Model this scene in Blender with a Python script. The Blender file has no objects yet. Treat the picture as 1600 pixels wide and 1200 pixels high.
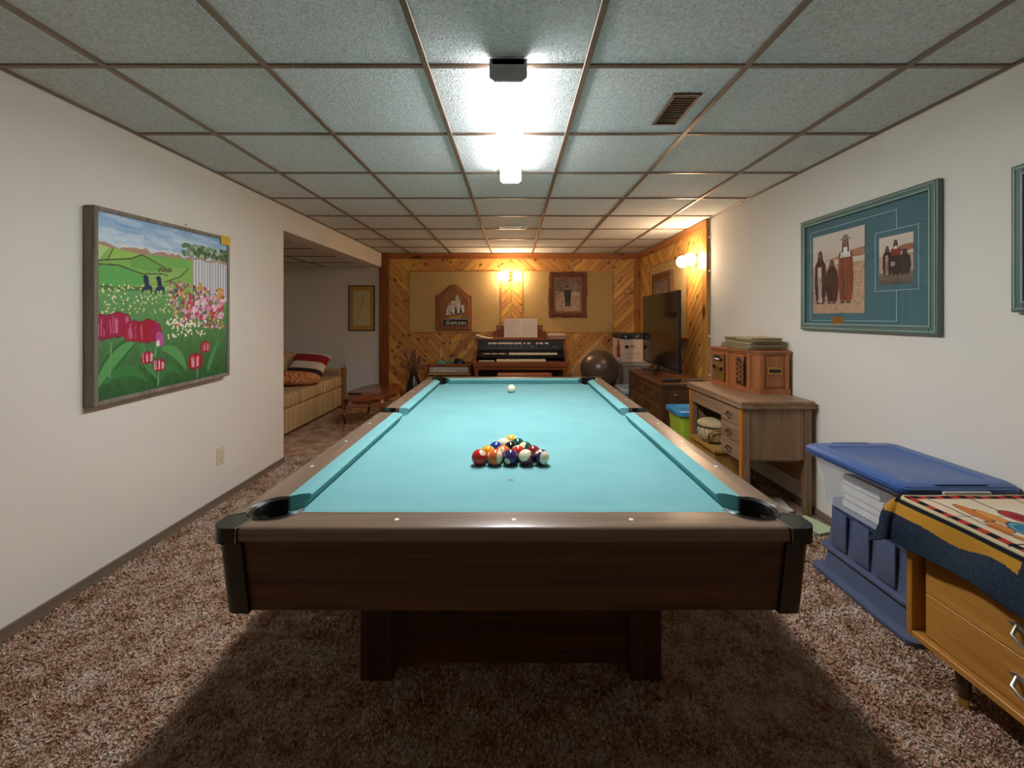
import bpy, bmesh, math, random
import numpy as np
from mathutils import Vector, Matrix
random.seed(7); RNG = np.random.default_rng(7)
sc = bpy.context.scene
COL = sc.collection
PI = math.pi

# ------------------------------------------------------------------ camera, world, exposure
F = 674.0                     # focal length in pixels of the 1600 px wide frame
CAMZ = 1.27
cam = bpy.data.cameras.new('camera'); camo = bpy.data.objects.new('camera', cam); COL.objects.link(camo)
camo.location = (0, 0, CAMZ); camo.rotation_euler = (PI/2, 0, 0)
cam.sensor_width = 36; cam.lens = F/1600*36; cam.clip_start = 0.02
cam.shift_x = -3/1600; cam.shift_y = -105/1600
sc.camera = camo
w = bpy.data.worlds.new('world'); sc.world = w; w.use_nodes = True
w.node_tree.nodes['Background'].inputs[0].default_value = (0, 0, 0, 1)
w.node_tree.nodes['Background'].inputs[1].default_value = 0.0
sc.view_settings.view_transform = 'Standard'; sc.view_settings.look = 'None'
sc.view_settings.gamma = 1; sc.view_settings.use_curve_mapping = False
sc.view_settings.exposure = 0.5
TUBE_POWER = 84.0             # emission of the fluorescent diffuser
SCONCE_POWER = 50.0           # emission of each sconce globe

# ------------------------------------------------------------------ room numbers (metres)
XL, XR, YB, YF = -2.0, 1.925, 6.55, -1.7
CEIL = 2.234
XA = -4.0                     # far side of the alcove
YOPEN = 3.744                 # where the left wall ends
ACEIL = 2.03
YWOOD = 4.25                  # wood panelling on the right wall starts here

# ------------------------------------------------------------------ materials
def lin(c):
    if isinstance(c, str):
        c = [int(c[i:i+2], 16)/255 for i in (0, 2, 4)]
    return tuple((v/12.92 if v <= .04045 else ((v+.055)/1.055)**2.4) for v in c[:3])
def L4(c): return (*lin(c), 1)
MATS = {}
class NT:
    def __init__(s, name):
        s.m = bpy.data.materials.new(name); s.m.use_nodes = True
        s.t = s.m.node_tree; s.b = s.t.nodes['Principled BSDF']; s.out = s.t.nodes['Material Output']
        MATS[name] = s.m
    def n(s, kind, **kw):
        nd = s.t.nodes.new(kind)
        for k, v in kw.items():
            if k in nd.inputs.keys(): nd.inputs[k].default_value = v
            else: setattr(nd, k, v)
        return nd
    def l(s, a, b): s.t.links.new(a, b)
    def coords(s, scale=(1, 1, 1), rot=(0, 0, 0), kind='Object'):
        tc = s.n('ShaderNodeTexCoord'); mp = s.n('ShaderNodeMapping')
        mp.inputs['Scale'].default_value = scale; mp.inputs['Rotation'].default_value = rot
        s.l(tc.outputs[kind], mp.inputs['Vector']); return mp.outputs['Vector']
    def worldpos(s, scale=(1, 1, 1)):
        g = s.n('ShaderNodeNewGeometry'); mp = s.n('ShaderNodeMapping'); mp.inputs['Scale'].default_value = scale
        s.l(g.outputs['Position'], mp.inputs['Vector']); return mp.outputs['Vector']
    def noise(s, vec, scale, detail=3, rough=.55, dist=0):
        nd = s.n('ShaderNodeTexNoise'); nd.inputs['Scale'].default_value = scale; nd.inputs['Detail'].default_value = detail
        nd.inputs['Roughness'].default_value = rough; nd.inputs['Distortion'].default_value = dist
        s.l(vec, nd.inputs['Vector']); return nd
    def ramp(s, fac, stops):
        r = s.n('ShaderNodeValToRGB'); cr = r.color_ramp
        while len(cr.elements) < len(stops): cr.elements.new(.5)
        for e, (p, c) in zip(cr.elements, stops): e.position = p; e.color = L4(c)
        s.l(fac, r.inputs['Fac']); return r.outputs['Color']
    def mix(s, fac, a, b, mode='MIX'):
        m = s.n('ShaderNodeMix', data_type='RGBA', blend_type=mode)
        for val, i in ((fac, 0), (a, 6), (b, 7)):
            if hasattr(val, 'is_linked'): s.l(val, m.inputs[i])
            else: m.inputs[i].default_value = val
        return m.outputs[2]
    def math(s, op, a, b=0.0, c=0.0):
        m = s.n('ShaderNodeMath', operation=op)
        for val, i in ((a, 0), (b, 1), (c, 2)):
            if hasattr(val, 'is_linked'): s.l(val, m.inputs[i])
            else: m.inputs[i].default_value = val
        return m.outputs[0]
    def bump(s, h, strength, dist=.01):
        b = s.n('ShaderNodeBump'); b.inputs['Strength'].default_value = strength; b.inputs['Distance'].default_value = dist
        s.l(h, b.inputs['Height']); s.l(b.outputs['Normal'], s.b.inputs['Normal'])
    def set(s, col=None, rough=.6, metal=0, spec=.5):
        if col is not None:
            if hasattr(col, 'is_linked'): s.l(col, s.b.inputs['Base Color'])
            else: s.b.inputs['Base Color'].default_value = L4(col)
        s.b.inputs['Roughness'].default_value = rough; s.b.inputs['Metallic'].default_value = metal
        s.b.inputs['Specular IOR Level'].default_value = spec
        return s.m
def plain(name, col, rough=.6, metal=0, var=.06, scale=30, bump=0, spec=.5):
    t = NT(name); v = t.coords()
    nz = t.noise(v, scale)
    c = lin(col); d = tuple(max(0, x*(1-var*2)) for x in c)
    r = t.n('ShaderNodeValToRGB'); r.color_ramp.elements[0].color = (*d, 1); r.color_ramp.elements[1].color = (*[min(1, x*(1+var)) for x in c], 1)
    r.color_ramp.elements[0].position = .25; r.color_ramp.elements[1].position = .75
    t.l(nz.outputs['Fac'], r.inputs['Fac'])
    if bump: t.bump(nz.outputs['Fac'], bump, .004)
    return t.set(r.outputs['Color'], rough, metal, spec)
def wood(name, dark, light, axis='Y', rough=.45, freq=60, stretch=.05, rot=(0, 0, 0), knots=0, bump=.08, vary=.0, spec=.4):
    t = NT(name)
    sc_ = [1, 1, 1]; sc_['XYZ'.index(axis)] = stretch
    v = t.coords(tuple(sc_), rot)
    # rotate first, then stretch: two mapping nodes
    if rot != (0, 0, 0):
        v0 = t.coords((1, 1, 1), rot); mp = t.n('ShaderNodeMapping'); mp.inputs['Scale'].default_value = sc_
        t.l(v0, mp.inputs['Vector']); v = mp.outputs['Vector']
    oi = t.n('ShaderNodeObjectInfo')
    ad = t.n('ShaderNodeVectorMath', operation='ADD'); cmb = t.n('ShaderNodeCombineXYZ')
    rv = t.math('MULTIPLY', oi.outputs['Random'], 37.0)
    for i in range(3): t.l(rv, cmb.inputs[i])
    t.l(v, ad.inputs[0]); t.l(cmb.outputs[0], ad.inputs[1]); v2 = ad.outputs[0]
    n1 = t.noise(v2, freq, 4, .6, .3); n2 = t.noise(v2, freq*.18, 2, .5, .8)
    m = t.math('ADD', t.math('MULTIPLY', n1.outputs['Fac'], .55), t.math('MULTIPLY', n2.outputs['Fac'], .45))
    c = t.ramp(m, [(.32, dark), (.66, light)])
    if vary:
        hsv = t.n('ShaderNodeHueSaturation'); t.l(c, hsv.inputs['Color'])
        t.l(t.math('ADD', t.math('MULTIPLY', oi.outputs['Random'], vary), 1-vary*.55), hsv.inputs['Value'])
        t.l(t.math('ADD', t.math('MULTIPLY', oi.outputs['Random'], .02), .49), hsv.inputs['Hue'])
        c = hsv.outputs['Color']
    if knots:
        vo = t.n('ShaderNodeTexVoronoi'); vo.inputs['Scale'].default_value = knots
        mp = t.n('ShaderNodeMapping'); s3 = [1, 1, 1]; s3['XYZ'.index(axis)] = .62
        mp.inputs['Scale'].default_value = s3
        src = v0 if rot != (0, 0, 0) else t.coords()
        a2 = t.n('ShaderNodeVectorMath', operation='ADD'); t.l(src, a2.inputs[0]); t.l(cmb.outputs[0], a2.inputs[1])
        t.l(a2.outputs[0], mp.inputs['Vector']); t.l(mp.outputs['Vector'], vo.inputs['Vector'])
        sp = t.n('ShaderNodeSeparateColor'); t.l(vo.outputs['Color'], sp.inputs[0])
        keep = t.math('GREATER_THAN', sp.outputs[0], .25)
        k = t.n('ShaderNodeMapRange'); k.inputs[1].default_value = .15; k.inputs[2].default_value = .30; k.inputs[3].default_value = 1; k.inputs[4].default_value = 0
        t.l(vo.outputs['Distance'], k.inputs[0])
        c = t.mix(t.math('MULTIPLY', t.math('MULTIPLY', k.outputs[0], keep), .85), c, L4('4a2410'))
    t.bump(n1.outputs['Fac'], bump, .003)
    return t.set(c, rough, 0, spec)
def emit(name, col, strength):
    t = NT(name); t.b.inputs['Base Color'].default_value = L4(col); t.b.inputs['Emission Color'].default_value = L4(col)
    t.b.inputs['Emission Strength'].default_value = strength; t.b.inputs['Roughness'].default_value = .3
    return t.m
def vcol(name, rough=.6, spec=.4, bump=0):
    t = NT(name); a = t.n('ShaderNodeAttribute', attribute_name='Col')
    t.l(a.outputs['Color'], t.b.inputs['Base Color'])
    if bump: t.bump(t.noise(t.coords(), 180).outputs['Fac'], bump, .002)
    return t.set(None, rough, 0, spec)
def glasslike(name, tint='ffffff', rough=.03):
    t = NT(name); tr = t.n('ShaderNodeBsdfTransparent'); gl = t.n('ShaderNodeBsdfGlossy'); mx = t.n('ShaderNodeMixShader')
    tr.inputs[0].default_value = L4(tint); gl.inputs['Roughness'].default_value = rough
    lw = t.n('ShaderNodeLayerWeight'); f = t.math('ADD', t.math('MULTIPLY', t.math('POWER', lw.outputs['Facing'], 5.0), .6), .025)
    t.l(f, mx.inputs[0]); t.l(tr.outputs[0], mx.inputs[1]); t.l(gl.outputs[0], mx.inputs[2]); t.l(mx.outputs[0], t.out.inputs['Surface'])
    return t.m

def mk_materials():
    # painted wall: faint roller texture
    t = NT('wall_paint'); v = t.worldpos(); n = t.noise(v, 140, 3); n2 = t.noise(v, 1.3, 2)
    t.bump(n.outputs['Fac'], .12, .002)
    t.set(t.ramp(n2.outputs['Fac'], [(.3, 'e0d8cc'), (.7, 'e5ded3')]), .75, 0, .3)
    t = NT('ceiling_tile_mat'); v = t.worldpos(); vo = t.noise(v, 75, 2, .5, 1.6); n2 = t.noise(v, 2, 2)
    t.bump(vo.outputs['Fac'], .9, .012)
    t.set(t.ramp(vo.outputs['Fac'], [(.34, 'd0d3d0'), (.6, 'f0f2ef')]), .8, 0, .25)
    t = NT('carpet'); v = t.worldpos()
    a = t.noise(v, 9, 3, .6); b = t.noise(v, 60, 3, .7); c = t.noise(v, 190, 2, .7)
    m = t.math('ADD', t.math('MULTIPLY_ADD', a.outputs['Fac'], .95, -.51), t.math('ADD', t.math('MULTIPLY', b.outputs['Fac'], .5), t.math('MULTIPLY', c.outputs['Fac'], .45)))
    at = t.n('ShaderNodeAttribute', attribute_name='Col')
    m2 = t.math('ADD', m, t.math('MULTIPLY', at.outputs['Fac'], .16))
    col = t.ramp(m2, [(.20, '8a5f42'), (.40, 'c69c7e'), (.58, 'e0c2ac'), (.80, 'ecdfd4')])
    t.bump(t.math('ADD', b.outputs['Fac'], c.outputs['Fac']), .8, .015)
    t.set(col, .95, 0, .1)
    # felt
    t = NT('felt'); v = t.coords(); n = t.noise(v, 420, 2, .6); n2 = t.noise(v, 5, 3)
    t.bump(n.outputs['Fac'], .08, .001)
    t.set(t.ramp(n2.outputs['Fac'], [(.3, '6ca0a2'), (.7, '74a7a9')]), .95, 0, .1)
    # burlap
    t = NT('burlap'); v = t.coords(); wv1 = t.n('ShaderNodeTexWave', bands_direction='X'); wv2 = t.n('ShaderNodeTexWave', bands_direction='Z')
    wv3 = t.n('ShaderNodeTexWave', bands_direction='Y')
    for q in (wv1, wv2, wv3):
        q.inputs['Scale'].default_value = 55; q.inputs['Distortion'].default_value = 1.2; q.inputs['Detail'].default_value = 2; t.l(v, q.inputs['Vector'])
    h = t.math('ADD', t.math('MAXIMUM', wv1.outputs['Fac'], wv3.outputs['Fac']), wv2.outputs['Fac'])
    n = t.noise(t.coords((1, 1, 8)), 14, 3); n2 = t.noise(t.coords((8, 8, 1)), 14, 3)
    f = t.math('ADD', t.math('MULTIPLY', h, .18), t.math('MULTIPLY', t.math('ADD', n.outputs['Fac'], n2.outputs['Fac']), .35))
    t.bump(h, .4, .003)
    t.set(t.ramp(f, [(.3, 'b08d55'), (.75, 'd8b87e')]), .9, 0, .1)
    # striped sofa fabric, stripes run vertically along the sofa's length
    t = NT('sofa_fabric'); v = t.worldpos((0, 1, 0)); n = t.noise(v, 38, 3, .7); n2 = t.noise(t.worldpos(), 300, 2)
    t.bump(n2.outputs['Fac'], .3, .002)
    t.set(t.ramp(n.outputs['Fac'], [(.36, '7d6546'), (.46, 'd2b487'), (.52, '9a7c56'), (.6, 'e0caa2')]), .9, 0, .1)
    t = NT('orange_print'); v = t.coords(); n = t.noise(v, 22, 2, .5, 2.5)
    t.set(t.ramp(n.outputs['Fac'], [(.36, 'a8501f'), (.5, 'c8702f'), (.56, 'e6cba0'), (.64, 'b65a2c'), (.75, '8a3a1a')]), .9, 0, .1)
    # translucent tub plastic
    t = NT('clear_plastic'); tr = t.n('ShaderNodeBsdfTransparent'); mx = t.n('ShaderNodeMixShader'); mx.inputs[0].default_value = .28
    tr.inputs[0].default_value = (.93, .96, 1, 1); t.set('dfe4ec', .25, 0, .5)
    t.l(tr.outputs[0], mx.inputs[1]); t.l(t.b.outputs[0], mx.inputs[2]); t.l(mx.outputs[0], t.out.inputs['Surface'])
    # sconce glass is lit from inside
    emit('lit_globe', 'ffe3bd', SCONCE_POWER)
    emit('tube_diffuser', 'fafcff', TUBE_POWER); emit('tube_diffuser_side', 'fafcff', TUBE_POWER*.18)
    glasslike('picture_glass')
    vcol('print', .6, .3); vcol('oil_paint', .55, .35, .25); vcol('ball_gloss', .08, .6); vcol('fleece', .95, .1, .2)
    r45 = (0, math.radians(-45), 0); r135 = (0, math.radians(45), 0)
    wood('pine_down', 'c4823c', 'eeb962', 'X', .4, 50, .05, r45, 13, .06, .42)
    wood('pine_up', 'c4823c', 'eeb962', 'X', .4, 50, .05, r135, 13, .06, .42)
    ry45 = (math.radians(45), 0, 0); ry135 = (math.radians(-45), 0, 0)
    wood('pine_side_down', 'c4823c', 'eeb962', 'Y', .4, 50, .05, ry45, 13, .06, .42)
    wood('pine_side_up', 'c4823c', 'eeb962', 'Y', .4, 50, .05, ry135, 13, .06, .42)
    wood('post_wood', '6e3418', '985226', 'Z', .45, 45, .05, (0, 0, 0), 5, .06, .2)
    wood('beam_wood', '9a5a24', 'c98440', 'X', .45, 45, .05, (0, 0, 0), 5, .06, .2)
    wood('beam_wood_y', '9a5a24', 'c98440', 'Y', .45, 45, .05, (0, 0, 0), 5, .06, .2)
    wood('pine_post', 'a5642a', 'd08f44', 'Z', .45, 45, .05, (0, 0, 0), 5, .06, .2)
    wood('walnut_x', '2c1b10', '614026', 'X', .38, 70, .03)
    wood('walnut_y', '2c1b10', '614026', 'Y', .38, 70, .03)
    wood('walnut_z', '281910', '553822', 'Z', .4, 70, .03)
    wood('rail_x', '63503f', '88715f', 'X', .3, 55, .04)
    wood('rail_y', '63503f', '88715f', 'Y', .3, 55, .04)
    wood('desk_y', '785a42', 'a38062', 'Y', .45, 70, .04)
    wood('desk_z', '765c45', '99795c', 'Z', .5, 70, .04)
    wood('desk_orange', 'a8661f', 'c98234', 'Z', .4, 60, .04)
    wood('dresser_y', '4a2d1a', '74492b', 'Y', .45, 60, .05)
    wood('dresser_z', '3f2616', '63401f', 'Z', .45, 60, .05)
    wood('teak_y', '996428', 'c2893f', 'Y', .35, 60, .05)
    wood('teak_z', '996428', 'c2893f', 'Z', .35, 60, .05)
    wood('radio_wood', '884c29', 'b27043', 'Z', .3, 60, .05)
    wood('radio_wood_y', '884c29', 'b27043', 'Y', .3, 60, .05)
    wood('organ_wood', '6b381a', '955428', 'X', .35, 60, .05)
    wood('organ_wood_z', '6b381a', '955428', 'Z', .35, 60, .05)
    wood('table_wood', '6a2f14', '96502a', 'Y', .15, 60, .05, spec=.6)
    wood('plaque_wood', '7d4a26', 'a36a3c', 'Z', .5, 60, .05)
    wood('rustic', '4a2616', '7a4426', 'Z', .5, 40, .08, bump=.3)
    wood('grey_barn', '6a6055', '968a7c', 'Z', .8, 60, .06, bump=.4)
    wood('light_ply', 'b98a54', 'd6ab78', 'X', .5, 50, .05)
    wood('step_wood', '94692c', 'b58c46', 'Y', .5, 50, .05)
    wood('baseboard_wood', '6a5a4c', '84725f', 'Y', .5, 60, .04)
    P = plain
    P('grid_bronze', '8a7260', .35, .35, .1, 60); P('fixture_white', 'e8eaec', .4); P('fixture_end', 'a8acb0', .45)
    P('dark_metal', '3a3430', .4, .6); P('vent_brown', '6d5a4a', .4, .3); P('black_cast', '121211', .25, 0, .05, 30, 0, .5)
    P('strap_grey', '262722', .18, .1); P('trim_steel', 'a9a7a2', .25, .9); P('pocket_black', '0b0b0b', .7)
    P('pearl', 'efe9dc', .3); P('spot_grey', '6f7a78', .8); P('outlet_ivory', 'd9cdb0', .4); P('outlet_dark', '4a4238', .6)
    P('black_plastic', '161515', .3); P('screen_black', '0c0b0b', .12, 0, 0, 10, 0, .8); P('charcoal', '2a2827', .5)
    P('ball_rubber', '685850', .3, .4, .05, 20, 0, .6)
    P('grey_tub', '9b968f', .5); P('blue_tub', '4f86b4', .4); P('pale_lid', 'b9c6d2', .4); P('green_tub', 'a9c437', .4); P('sky_lid', '3f95c8', .35)
    P('navy_tub', '545e78', .42, 0, .05); P('blue_lid', '42629c', .33, 0, .05); P('latch_grey', 'c3c4c2', .4)
    P('paper', 'ece6da', .8); P('newsprint', 'a8966f', .9, 0, .12, 60); P('newsprint_old', '8c7a58', .9, 0, .12, 60); P('card_pink', 'd8b9ae', .7); P('card_cream', 'dfc8b4', .7)
    P('card_dark', '2d2c33', .6); P('bottle_red', '7b3b38', .6); P('ink', '1d1a1a', .7); P('ink_grey', 'b5a79b', .8)
    P('brass', 'b98f4a', .3, .8); P('gold_panel', 'b28a45', .35, .6); P('antique_brass', '9a7240', .35, .8); P('chrome', 'd8d8d6', .15, 1)
    P('ivory_key', 'ece0c2', .3); P('ebony', '15130f', .3); P('tab_white', 'eadfd4', .4); P('tab_red', 'c07a6a', .4)
    P('knee_cloth', '3a332a', .95, 0, .1, 200); P('white_board', 'e9e7e6', .5)
    P('mat_teal', '4b6e74', .85, 0, .05, 60); P('frame_green', '5f7268', .35, 0, .06, 20); P('frame_green_light', '8ea59a', .35); P('mat_line', 'c9d6d6', .7)
    P('map_mat', 'c39a48', .8); P('frame_dark', '3d2a1c', .5); P('yellow_note', 'd9b340', .7)
    P('basket', 'c6ae83', .85, 0, .22, 70, .6); P('basket_dark', '4b3524', .7); P('handle_wood', '9a6a34', .5)
    P('dry_stem', '6b4a34', .9); P('dry_bloom', '86625c', .95, 0, .2, 50); P('vase_dark', '2a2326', .3)
    P('silver_face', 'cfcac4', .3, .6); P('green_cloth', '2f7a66', .8); P('teal_cloth', '4f9a90', .8)
    P('cream_knit', 'e0d2ba', .95, 0, .1, 200, .4); P('red_knit', '9c1f22', .95, 0, .15, 200, .4); P('brown_knit', '3b201d', .95, 0, .15, 200, .4)
    P('leg_brown', '4c3524', .4); P('leg_brass', 'c9ac60', .3, .8); P('handle_silver', 'd7d2c6', .25, .9)
    P('cable_grey', '7b756c', .5); P('clip_white', 'eeeeea', .4); P('book_white', 'e8e4dc', .7); P('book_tan', 'cdb497', .7); P('book_rose', 'c9a9a0', .7)
    P('booklet_green', 'b9c79c', .7); P('ship_black', '17171c', .6); P('ship_sail', 'ded6cc', .6); P('ship_gold', 'b5912a', .5); P('ship_sea', '7d8797', .6); P('ship_text', 'e4dfd6', .6)
    P('sofa_wood', '8a5a2c', .45)
mk_materials()

# ------------------------------------------------------------------ object helpers
def world_of(o):
    m = o.matrix_basis.copy(); p = o.parent
    while p is not None: m = p.matrix_basis @ m; p = p.parent
    return m
def tag(o, label, cat, group=None):
    o['label'] = label; o['category'] = cat
    if group: o['group'] = group
    return o
def thing(name, loc, label, cat, group=None):
    o = bpy.data.objects.new(name, None); COL.objects.link(o); o.location = loc; o.empty_display_size = .05
    return tag(o, label, cat, group)
def link_mesh(name, me, mat, parent=None, origin=None):
    if isinstance(mat, (list, tuple)):
        for q in mat: me.materials.append(MATS[q])
    else: me.materials.append(MATS[mat])
    o = bpy.data.objects.new(name, me); COL.objects.link(o)
    if parent is not None:
        o.parent = parent; me.transform(world_of(parent).inverted())
    else:
        if origin is None:
            co = np.empty(len(me.vertices)*3); me.vertices.foreach_get('co', co); co = co.reshape(-1, 3)
            a, b = co.min(0), co.max(0); origin = ((a[0]+b[0])/2, (a[1]+b[1])/2, a[2])
        me.transform(Matrix.Translation(-Vector(origin))); o.location = origin
    return o
class B:
    """collects geometry in world coordinates, built into ONE mesh"""
    def __init__(s): s.bm = bmesh.new()
    def box(s, x0, x1, y0, y1, z0, z1, bev=0, seg=2):
        x0, x1 = min(x0, x1), max(x0, x1); y0, y1 = min(y0, y1), max(y0, y1); z0, z1 = min(z0, z1), max(z0, z1)
        r = bmesh.ops.create_cube(s.bm, size=1)['verts']
        for v in r: v.co = Vector(((x0+x1)/2+v.co.x*(x1-x0), (y0+y1)/2+v.co.y*(y1-y0), (z0+z1)/2+v.co.z*(z1-z0)))
        if bev:
            ed = list({e for v in r for e in v.link_edges})
            bmesh.ops.bevel(s.bm, geom=ed, offset=bev, segments=seg, profile=.5, affect='EDGES')
        return s
    def loft(s, rings, cap0=True, cap1=True, closed=True):
        V = [[s.bm.verts.new(p) for p in r] for r in rings]; n = len(V[0])
        for a, b in zip(V, V[1:]):
            for i in range(n if closed else n-1):
                j = (i+1) % n
                try: s.bm.faces.new((a[i], a[j], b[j], b[i]))
                except ValueError: pass
        if cap0: s.bm.faces.new(V[0][::-1])
        if cap1: s.bm.faces.new(V[-1])
        return s
    def prism(s, poly, fn, a, b):          # poly 2-D, fn(u,v,h)->xyz, heights a..b
        return s.loft([[fn(u, v, a) for u, v in poly], [fn(u, v, b) for u, v in poly]])
    def tube(s, pts, r, n=8, taper=None):
        pts = [Vector(p) for p in pts]; rings = []
        up = Vector((0, 0, 1))
        for i, p in enumerate(pts):
            d = (pts[min(i+1, len(pts)-1)]-pts[max(i-1, 0)]).normalized()
            a = up.cross(d)
            if a.length < 1e-3: a = Vector((1, 0, 0)).cross(d)
            a.normalize(); b = d.cross(a)
            rr = r if taper is None else r*taper[i]
            rings.append([p+a*rr*math.cos(2*PI*k/n)+b*rr*math.sin(2*PI*k/n) for k in range(n)])
        return s.loft(rings)
    def lathe(s, c, prof, n=20, axis='Z'):
        rings = []
        for r, h in prof:
            ring = []
            for k in range(n):
                x, y = r*math.cos(2*PI*k/n), r*math.sin(2*PI*k/n)
                q = (x, y, h) if axis == 'Z' else ((h, x, y) if axis == 'X' else (y, h, x))
                ring.append(Vector(c)+Vector(q))
            rings.append(ring)
        return s.loft(rings)
    def sphere(s, c, r, u=24, v=14, sc_=(1, 1, 1)):
        q = bmesh.ops.create_uvsphere(s.bm, u_segments=u, v_segments=v, radius=r)['verts']
        for k in q: k.co = Vector((k.co.x*sc_[0]+c[0], k.co.y*sc_[1]+c[1], k.co.z*sc_[2]+c[2]))
        return s
    def o(s, name, mat, parent=None, smooth=False, sharp=40):
        bmesh.ops.recalc_face_normals(s.bm, faces=s.bm.faces)
        me = bpy.data.meshes.new(name); s.bm.to_mesh(me); s.bm.free()
        if smooth:
            me.polygons.foreach_set('use_smooth', [True]*len(me.polygons))
            try: me.set_sharp_from_angle(angle=math.radians(sharp))
            except Exception: pass
        return link_mesh(name, me, mat, parent)
def rrect(x0, x1, y0, y1, r, z, n=5):
    out = []
    for cx, cy, a in ((x1-r, y1-r, 0), (x0+r, y1-r, 90), (x0+r, y0+r, 180), (x1-r, y0+r, 270)):
        for k in range(n+1):
            t = math.radians(a+90*k/n); out.append(Vector((cx+r*math.cos(t), cy+r*math.sin(t), z)))
    return out
def struct(o): o['kind'] = 'structure'; return o
def clip_poly(poly, n, d):                 # keep points with n.p <= d
    out = []
    for i, p in enumerate(poly):
        q = poly[(i+1) % len(poly)]
        a = n[0]*p[0]+n[1]*p[1]-d; b = n[0]*q[0]+n[1]*q[1]-d
        if a <= 0: out.append(p)
        if (a < 0 < b) or (b < 0 < a):
            t = a/(a-b); out.append((p[0]+(q[0]-p[0])*t, p[1]+(q[1]-p[1])*t))
    return out
def inset_poly(poly, k):
    area = sum(p[0]*q[1]-q[0]*p[1] for p, q in zip(poly, poly[1:]+poly[:1]))/2
    if area < 0: poly = poly[::-1]
    out = list(poly)
    for p, q in zip(poly, poly[1:]+poly[:1]):
        ex, ey = q[0]-p[0], q[1]-p[1]; ln = math.hypot(ex, ey)
        if ln < 1e-6: continue
        nx, ny = ey/ln, -ex/ln
        out = clip_poly(out, (nx, ny), nx*p[0]+ny*p[1]-k)
        if len(out) < 3: return None
    return out
def area2(poly): return abs(sum(p[0]*q[1]-q[0]*p[1] for p, q in zip(poly, poly[1:]+poly[:1]))/2)

# painted prints: a tiny rasteriser into vertex colours
class Canvas:
    def __init__(s, nu, nv, col, aspect=1.0):
        s.nu, s.nv, s.asp = nu, nv, aspect
        s.u, s.v = np.meshgrid((np.arange(nu)+.5)/nu, (np.arange(nv)+.5)/nv)
        s.a = np.ones((nv, nu, 3))*np.array(rgb(col))
    def put(s, mask, col, al=1.0):
        m = (mask*al)[..., None] if mask.dtype != bool else (mask.astype(float)*al)[..., None]
        s.a[:] = s.a*(1-m)+np.array(rgb(col))*m
    def win(s, u0, u1, v0, v1):
        i0, i1 = max(0, int(u0*s.nu)-1), min(s.nu, int(u1*s.nu)+2); j0, j1 = max(0, int(v0*s.nv)-1), min(s.nv, int(v1*s.nv)+2)
        return (slice(j0, max(j0, j1)), slice(i0, max(i0, i1)))
    def putw(s, w, mask, col, al):
        m = (mask*al)[..., None]; s.a[w] = s.a[w]*(1-m)+np.array(rgb(col))*m
    def ell(s, cx, cy, rx, ry, col, rot=0, al=1.0):
        r = max(rx, ry) if rot else 0; w = s.win(cx-max(rx, r), cx+max(rx, r), cy-max(ry, r), cy+max(ry, r))
        x = s.u[w]-cx; y = s.v[w]-cy; c, q = math.cos(rot), math.sin(rot)
        s.putw(w, (((x*c+y*q)/rx)**2+((-x*q+y*c)/ry)**2 < 1).astype(float), col, al)
    def poly(s, pts, col, al=1.0):
        inside = np.zeros(s.u.shape, bool); n = len(pts)
        for i in range(n):
            (x1, y1), (x2, y2) = pts[i], pts[(i+1) % n]
            if y1 == y2: continue
            c = ((y1 > s.v) != (y2 > s.v)) & (s.u < (x2-x1)*(s.v-y1)/(y2-y1)+x1)
            inside ^= c
        s.put(inside, col, al)
    def line(s, pts, wd, col, al=1.0):
        for (x1, y1), (x2, y2) in zip(pts, pts[1:]):
            w = s.win(min(x1, x2)-wd, max(x1, x2)+wd, min(y1, y2)-wd, max(y1, y2)+wd)
            dx, dy = x2-x1, y2-y1; L = dx*dx+dy*dy+1e-12
            t = np.clip(((s.u[w]-x1)*dx+(s.v[w]-y1)*dy)/L, 0, 1)
            s.putw(w, (np.hypot(s.u[w]-x1-t*dx, s.v[w]-y1-t*dy) < wd/2).astype(float), col, al)
    def rect(s, u0, u1, v0, v1, col, al=1.0): s.put((s.u >= u0) & (s.u <= u1) & (s.v >= v0) & (s.v <= v1), col, al)
    def vgrad(s, v0, v1, c0, c1):
        t = np.clip((s.v-v0)/(v1-v0), 0, 1)[..., None]; m = ((s.v >= v0) & (s.v <= v1))[..., None]
        s.a[:] = np.where(m, np.array(rgb(c0))*(1-t)+np.array(rgb(c1))*t, s.a)
    def grain(s, amt, region=None):
        n = RNG.normal(0, amt, s.u.shape)[..., None]; s.a[:] = np.clip(s.a+(n if region is None else n*region[..., None]), 0, 1)
def rgb(c): return [int(c[i:i+2], 16)/255 for i in (0, 2, 4)] if isinstance(c, str) else c
def grid_mesh(name, P, colors, mat, parent=None):
    """P (nv,nu,3) points, colors (nv,nu,3) sRGB"""
    nv, nu = P.shape[:2]
    idx = np.arange(nv*nu).reshape(nv, nu)
    f = np.stack([idx[:-1, :-1], idx[:-1, 1:], idx[1:, 1:], idx[1:, :-1]], -1).reshape(-1, 4)
    me = bpy.data.meshes.new(name); me.vertices.add(nv*nu); me.vertices.foreach_set('co', P.reshape(-1).astype(np.float32))
    me.loops.add(f.size); me.loops.foreach_set('vertex_index', f.reshape(-1).astype(np.int32))
    me.polygons.add(len(f)); me.polygons.foreach_set('loop_start', (np.arange(len(f))*4).astype(np.int32))
    me.polygons.foreach_set('use_smooth', np.ones(len(f), bool))
    me.update(calc_edges=True); me.validate()
    put_colors(me, colors.reshape(-1, 3))
    return link_mesh(name, me, mat, parent)
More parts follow.
